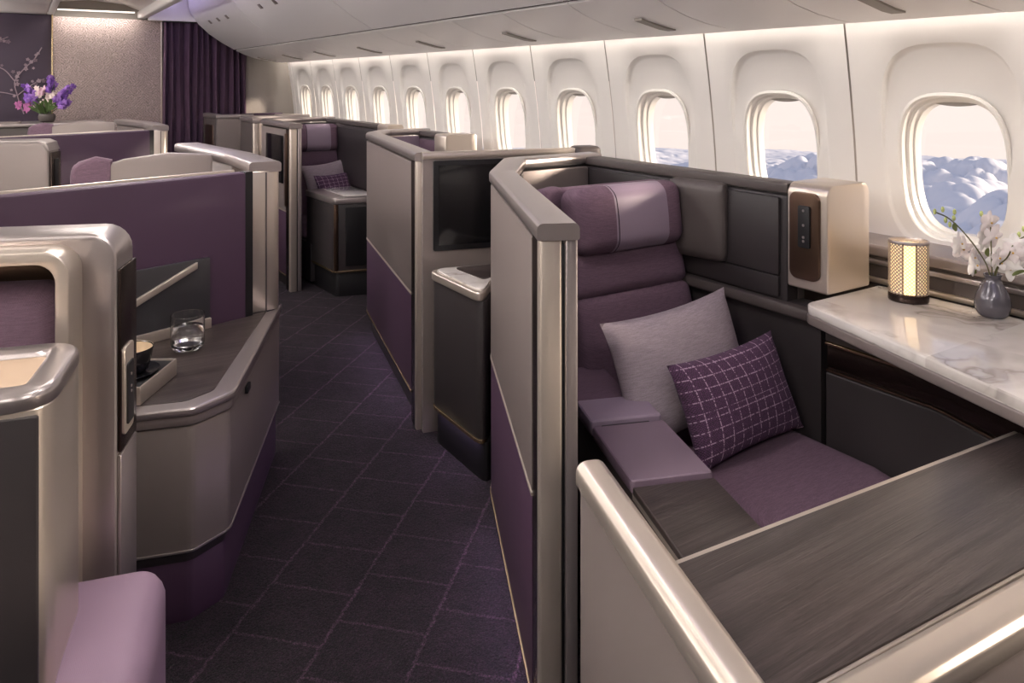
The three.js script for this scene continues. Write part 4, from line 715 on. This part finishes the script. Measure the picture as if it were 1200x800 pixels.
{
  centrePartition('wide dark purple partition behind the side cabinet with the water glass', [-0.95, 2.67], [0.765, 3.165], 1.212, [0.745, 4.35], 0.125, CAB + 0.003);
  const g = thing('seat_shell', 'taupe curved seat shell rising behind the wide purple partition', 'seat shell', 'centre seat shells');
  const mk = (g2, t0, t1, s, h, r) => {
    const w = t1 - t0, out = [[0, 0], [w, 0], [w, h - 0.015], [w * 0.6, h], [w * 0.2, h - 0.02]]; for (let i = 0; i <= 6; i++) { const a = Math.PI / 2 * i / 6; out.push([0.06 - 0.06 * Math.sin(a) - 0.0, h - 0.09 + 0.06 * Math.cos(a)]); }
    part(g2, 'back_panel', plate(out, [t0, s], [1, -0.05], 0.05, 0.012), M.taupe, 'taupe leather back panel');
    part(g2, 'side_bolster', plate(out.map(([a, y]) => [a * 0.35, y - 0.004]), [t0 - 0.11, s + 0.02], [1, -0.05], 0.07, 0.02), M.purpleFabric, 'purple side bolster');
  };
  mk(g, 0.285, 0.735, 3.74, 1.232, 0.06);
  centrePartition('farther purple partition nearer the bulkhead flowers', [-1.2, 5.42], [0.80, 6.14], 1.215, [0.72, 7.3], 0.11);
  const g2 = thing('seat_shell', 'low taupe seat shell behind the farther purple partition', 'seat shell', 'centre seat shells'); mk(g2, 0.15, 0.62, 6.75, 1.245, 0.06);
  // silver suite end beyond the wide partition
  const e = thing('suite_end', 'plain silver suite end with bronze edge in front of the farther purple partition', 'suite end');
  const o = [[0, 0], [1.1, 0], [1.1, 1.205], [0.05, 1.205], [0.015, 1.19], [0, 1.155]];
  part(e, 'panel', plate(o, [0.13, 5.13], [-0.93, 0.366], 0.16, 0.012), M.taupe, 'silver taupe panel');
  part(e, 'cap_rail', plate([[-0.004, 1.15], [0.012, 1.195], [0.05, 1.212], [1.1, 1.212], [1.1, 1.19], [0.055, 1.19], [0.03, 1.18], [0.015, 1.15]], [0.13, 5.13], [-0.93, 0.366], 0.165, 0.004), M.silver);
  part(e, 'bronze_side', plate(rr(0.01, 0.15, 0.1, 1.14, 0.004), [0.134, 5.13], [0.366, 0.93], 0.010, 0.002), M.bronzeDark);
  part(e, 'handset', plate(rr(0.05, 0.10, 0.92, 1.10, 0.006), [0.144, 5.13], [0.366, 0.93], 0.008, 0.002), M.black);
  // credenza near the bulkhead that carries the flowers
  const cr = thing('credenza', 'long dark credenza with silver top under the purple flowers', 'cabinet');
  part(cr, 'body', prism([[-1.6, 7.48], [0.60, 7.48], [0.60, 7.90], [-1.6, 7.90]], 0, 1.17, 0.006), M.taupeDark);
  part(cr, 'top', prism(fillet([[-1.62, 7.46], [0.62, 7.46], [0.62, 7.92], [-1.62, 7.92]], [0, 0.06, 0.06, 0], 6, true), 1.17, 1.20, 0.008), M.silver);
  part(cr, 'side_box', prism(fillet([[-1.6, 7.50], [0.0, 7.50], [0.0, 7.62], [-1.6, 7.62]], [0, 0.03, 0.03, 0], 6, true), 1.19, 1.215, 0.006), M.taupe);
}
// divider on the cabinet top with a slanting metal strip
{
  const g = thing('divider_panel', 'dark divider panel with slanting champagne strip behind the water glass', 'divider');
  const f = frame([-0.10, 2.835], [0.600, 3.055]);          // photograph side lies to the right
  part(g, 'panel', prism(f.quad(0, f.len, -0.016, 0.0), CAB + 0.003, 0.885, 0.002), std({ color: C('#4b4a4d'), roughness: 0.28, metalness: 0.5 }), 'smoked grey panel');
  const L = f.len;
  part(g, 'slant_strip', plate([[L - 0.455, 0.690], [L - 0.055, 0.855], [L - 0.055, 0.878], [L - 0.455, 0.716]], f(0, 0), f.d, 0.014, 0.002), M.champagne, 'slanting champagne strip');
  part(g, 'foot_strip', plate(rr(0, L, CAB + 0.003, CAB + 0.040, 0.002), f(0, 0), f.d, 0.012, 0.002), M.champagne, 'champagne foot strip');
}
// glass of water, cup and tray
{
  const g = thing('water_glass', 'clear tumbler of water on the dark wood cabinet top', 'glass'); g.position.copy(V(0.487, CAB + 0.0035, 2.855));
  const R = 0.056, H = 0.118;
  part(g, 'tumbler', lathe([[0, 0.001], [R * 0.80, 0], [R * 0.92, 0.006], [R, 0.022], [R, H - 0.001], [R - 0.001, H], [R - 0.0022, H - 0.001], [R - 0.0022, 0.024], [R * 0.88, 0.013], [0, 0.012]], 56), phys({ color: 0xffffff, roughness: 0.0, transmission: 1, thickness: 0.05, ior: 1.45 }), 'clear glass');
  part(g, 'water', lathe([[0, 0.0125], [R * 0.87, 0.0135], [R - 0.0026, 0.025], [R - 0.0026, 0.073], [0, 0.073]], 56), phys({ color: 0xffffff, roughness: 0.0, transmission: 1, thickness: 0.05, ior: 1.33 }), 'clear water');
  const t = thing('serving_tray', 'black serving tray with champagne rim beside the control panel', 'tray');
  const f = frame([0.285, 2.43], [0.405, 2.612]);
  part(t, 'tray_body', prism(f.quad(0.0, f.len, -0.16, 0.0), CAB + 0.003, CAB + 0.050, 0.002), M.black, 'black top');
  part(t, 'tray_rim', sweep([f(0, -0.16), f(0, 0), f(f.len, 0), f(f.len, -0.16)], rrect(0.0, 0.006, CAB + 0.003, CAB + 0.055, 0.002)), M.champagne, 'champagne rim');
  const s = thing('saucer', 'dark round saucer under the black cup', 'saucer'); s.position.copy(V(0.275, CAB + 0.0505, 2.565)); part(s, 'plate', lathe([[0, 0], [0.05, 0], [0.082, 0.009], [0.083, 0.011], [0.05, 0.004], [0, 0.004]], 40), std({ color: C('#1d1c1f'), roughness: 0.15 }));
  const c = thing('tea_cup', 'black cup with cream lining on the dark saucer', 'cup'); c.position.copy(V(0.275, CAB + 0.055, 2.565)); c.scale.setScalar(1.12);
  part(c, 'cup_body', lathe([[0, 0], [0.036, 0], [0.046, 0.010], [0.053, 0.035], [0.0585, 0.066], [0.0575, 0.067], [0.0555, 0.064]], 44), std({ color: C('#1a191c'), roughness: 0.18 }), 'black glaze');
  part(c, 'cup_lining', lathe([[0.0575, 0.0672], [0.054, 0.060], [0.046, 0.025], [0.03, 0.012], [0, 0.011]], 44), std({ color: C('#d9c3a5'), roughness: 0.35, side: THREE.DoubleSide }), 'cream lining');
}
// flowers on the credenza
{
  const v = thing('flower_vase', 'short taupe vase on the credenza by the bulkhead', 'vase'), X = 0.185, Sx = 7.69; v.position.copy(V(X, 1.2, Sx));
  part(v, 'vase_body', lathe([[0, 0], [0.05, 0], [0.062, 0.02], [0.066, 0.05], [0.058, 0.07], [0.054, 0.07], [0.058, 0.045], [0.04, 0.015], [0, 0.012]], 36), M.taupeDark);
  const o = thing('flower_bouquet', 'purple and white flower bouquet in the short vase before the bulkhead', 'flowers'); o.position.copy(V(X, 1.2, Sx)); o.scale.setScalar(1.12);
  const r = rng(21), e1 = [Math.cos(TURN), Math.sin(TURN)], P = (a, y, d = 0) => [a * e1[0] + d * Math.sin(TURN), y, a * e1[1] - d * Math.cos(TURN)];
  const pm = { purple: std({ color: C('#6a3f94'), roughness: 0.7, side: THREE.DoubleSide }), violet: std({ color: C('#8d62b0'), roughness: 0.7, side: THREE.DoubleSide }), pink: std({ color: C('#a05a8c'), roughness: 0.7, side: THREE.DoubleSide }), cream: std({ color: C('#d9c6c0'), roughness: 0.7, side: THREE.DoubleSide }), rose: std({ color: C('#caa4b4'), roughness: 0.7, side: THREE.DoubleSide }) };
  const gl = std({ color: C('#4c6434'), roughness: 0.6, side: THREE.DoubleSide });
  const big = blossomGeo(1.75, 31), midG = blossomGeo(1.3, 32), smG = blossomGeo(0.9, 33);
  const F = [[-0.115, 0.19, 'purple', 2], [-0.09, 0.21, 'violet', 2], [-0.13, 0.17, 'purple', 1], [-0.10, 0.165, 'violet', 2], [-0.19, 0.125, 'pink', 1], [-0.16, 0.115, 'pink', 2], [-0.20, 0.14, 'pink', 0], [-0.03, 0.235, 'rose', 2], [-0.05, 0.255, 'cream', 1], [-0.01, 0.26, 'rose', 1], [-0.04, 0.215, 'cream', 1], [0.03, 0.185, 'cream', 2], [0.00, 0.165, 'cream', 2], [0.055, 0.17, 'rose', 2], [0.02, 0.21, 'cream', 1], [0.06, 0.20, 'cream', 1], [-0.02, 0.12, 'rose', 2], [-0.07, 0.13, 'rose', 1], [0.05, 0.13, 'cream', 1], [-0.13, 0.24, 'purple', 0], [-0.135, 0.27, 'purple', 0], [-0.12, 0.255, 'violet', 0]];
  for (let i = 0; i < 9; i++) F.push([0.025 + 0.012 * i / 3 + (r() - 0.5) * 0.02, 0.235 + 0.014 * i, i % 2 ? 'purple' : 'violet', i < 6 ? 1 : 0]);
  for (let i = 0; i < 10; i++) F.push([0.085 + 0.0115 * i, 0.165 + 0.011 * i + (r() - 0.5) * 0.02, i % 2 ? 'purple' : 'violet', i < 5 ? 1 : 0]);
  for (let i = 0; i < 6; i++) F.push([0.10 + 0.012 * i, 0.13 + 0.004 * i, i % 2 ? 'violet' : 'purple', 1]);
  for (const q of F.slice()) for (let i = 0; i < 2; i++) F.push([q[0] + (r() - 0.5) * 0.05, q[1] + (r() - 0.5) * 0.05, q[2], Math.max(0, q[3] - i)]);
  F.forEach(([a, y, c, k]) => { const b = part(o, 'blossom', [smG, midG, big][k], pm[c], { purple: 'deep purple blossom', violet: 'violet blossom', pink: 'magenta blossom', cream: 'cream blossom', rose: 'pale rose blossom' }[c]); b.position.set(...P(a, y, (r() - 0.5) * 0.08 - 0.02)); b.rotation.set(-0.3 + 0.5 * r(), -TURN + (r() - 0.5) * 1.4, r() * 6, 'YXZ'); });
  for (const [a, y] of [[-0.12, 0.25], [-0.18, 0.12], [-0.03, 0.24], [0.04, 0.33], [0.18, 0.26], [0.02, 0.18], [0.14, 0.14], [0.06, 0.30], [-0.09, 0.19]]) part(o, 'stem', tube([P(0, 0.03), P(a * 0.3, y * 0.55), P(a, y)], 0.003, 14, 5), gl);
  const lg = petalGeo(0.095, 0.028, 0.4); for (let i = 0; i < 16; i++) { const l = part(o, 'leaf', lg, gl); l.position.set(...P((r() - 0.5) * 0.07, 0.06 + 0.03 * r(), -0.02 - 0.03 * r())); l.rotation.set(-0.1 + 0.5 * r(), -TURN + (r() - 0.5) * 2, (r() - 0.5) * 2.2, 'YXZ'); }
}

// sunlit deck of cloud far below the windows
{
  const A0 = 0.02, A1 = 2.3, NA = 1000, ND = 520, D0 = 62, D1 = 1700, pos = new Float32Array((NA + 1) * (ND + 1) * 3), idx = [];
  const dome = (x, y) => { const ix = Math.floor(x), iy = Math.floor(y); let m = 9; for (let a = -1; a <= 1; a++) for (let b = -1; b <= 1; b++) { const px = ix + a + 0.15 + 0.7 * lat(ix + a, iy + b), py = iy + b + 0.15 + 0.7 * lat(ix + a + 91, iy + b + 37), d = (x - px) * (x - px) + (y - py) * (y - py); if (d < m) m = d; } return Math.sqrt(Math.max(0, 1 - m * 1.9)); };
  for (let j = 0; j <= ND; j++) { const d = D0 * Math.pow(D1 / D0, j / ND), far = Math.min(1, 340 / d); for (let i = 0; i <= NA; i++) { const az = A0 + (A1 - A0) * i / NA, x = Math.sin(az) * d, s = Math.cos(az) * d;
    const wx = x + 9 * (fbm(x / 30, s / 30, 2) - 0.5), ws = s + 9 * (fbm(x / 30 + 40, s / 30, 2) - 0.5);
    const big = fbm(x / 150 + 3, s / 150 + 8, 3), k = sm(0.30, 0.64, big), y = -47 - 0.060 * d + far * (12 * k + (0.6 + 0.4 * k) * (13 * dome(wx / 50, ws / 50) + 9.5 * dome(wx / 23 + 7, ws / 23) + 5.5 * dome(wx / 11, ws / 11 + 3) + 2.2 * dome(wx / 5.2, ws / 5.2))); const o = (j * (NA + 1) + i) * 3; pos[o] = x; pos[o + 1] = y; pos[o + 2] = -s; } }
  for (let j = 0; j < ND; j++) for (let i = 0; i < NA; i++) { const a = j * (NA + 1) + i, b = a + 1, c = a + NA + 1, e = c + 1; idx.push(a, b, c, b, e, c); }
  const g = new THREE.BufferGeometry(); g.setAttribute('position', new THREE.BufferAttribute(pos, 3)); g.setIndex(idx); g.computeVertexNormals();
  const m = new THREE.Mesh(g, std({ color: C('#f7f5f6'), roughness: 1, side: THREE.DoubleSide })); m.name = 'cloud_deck'; m.userData = { kind: 'stuff', label: 'billowing sunlit clouds seen through the cabin windows', category: 'clouds' }; scene.add(m);
}

scene.traverse(o => { if (o.isMesh) { o.castShadow = true; o.receiveShadow = true; } });
renderer.render(scene, camera);
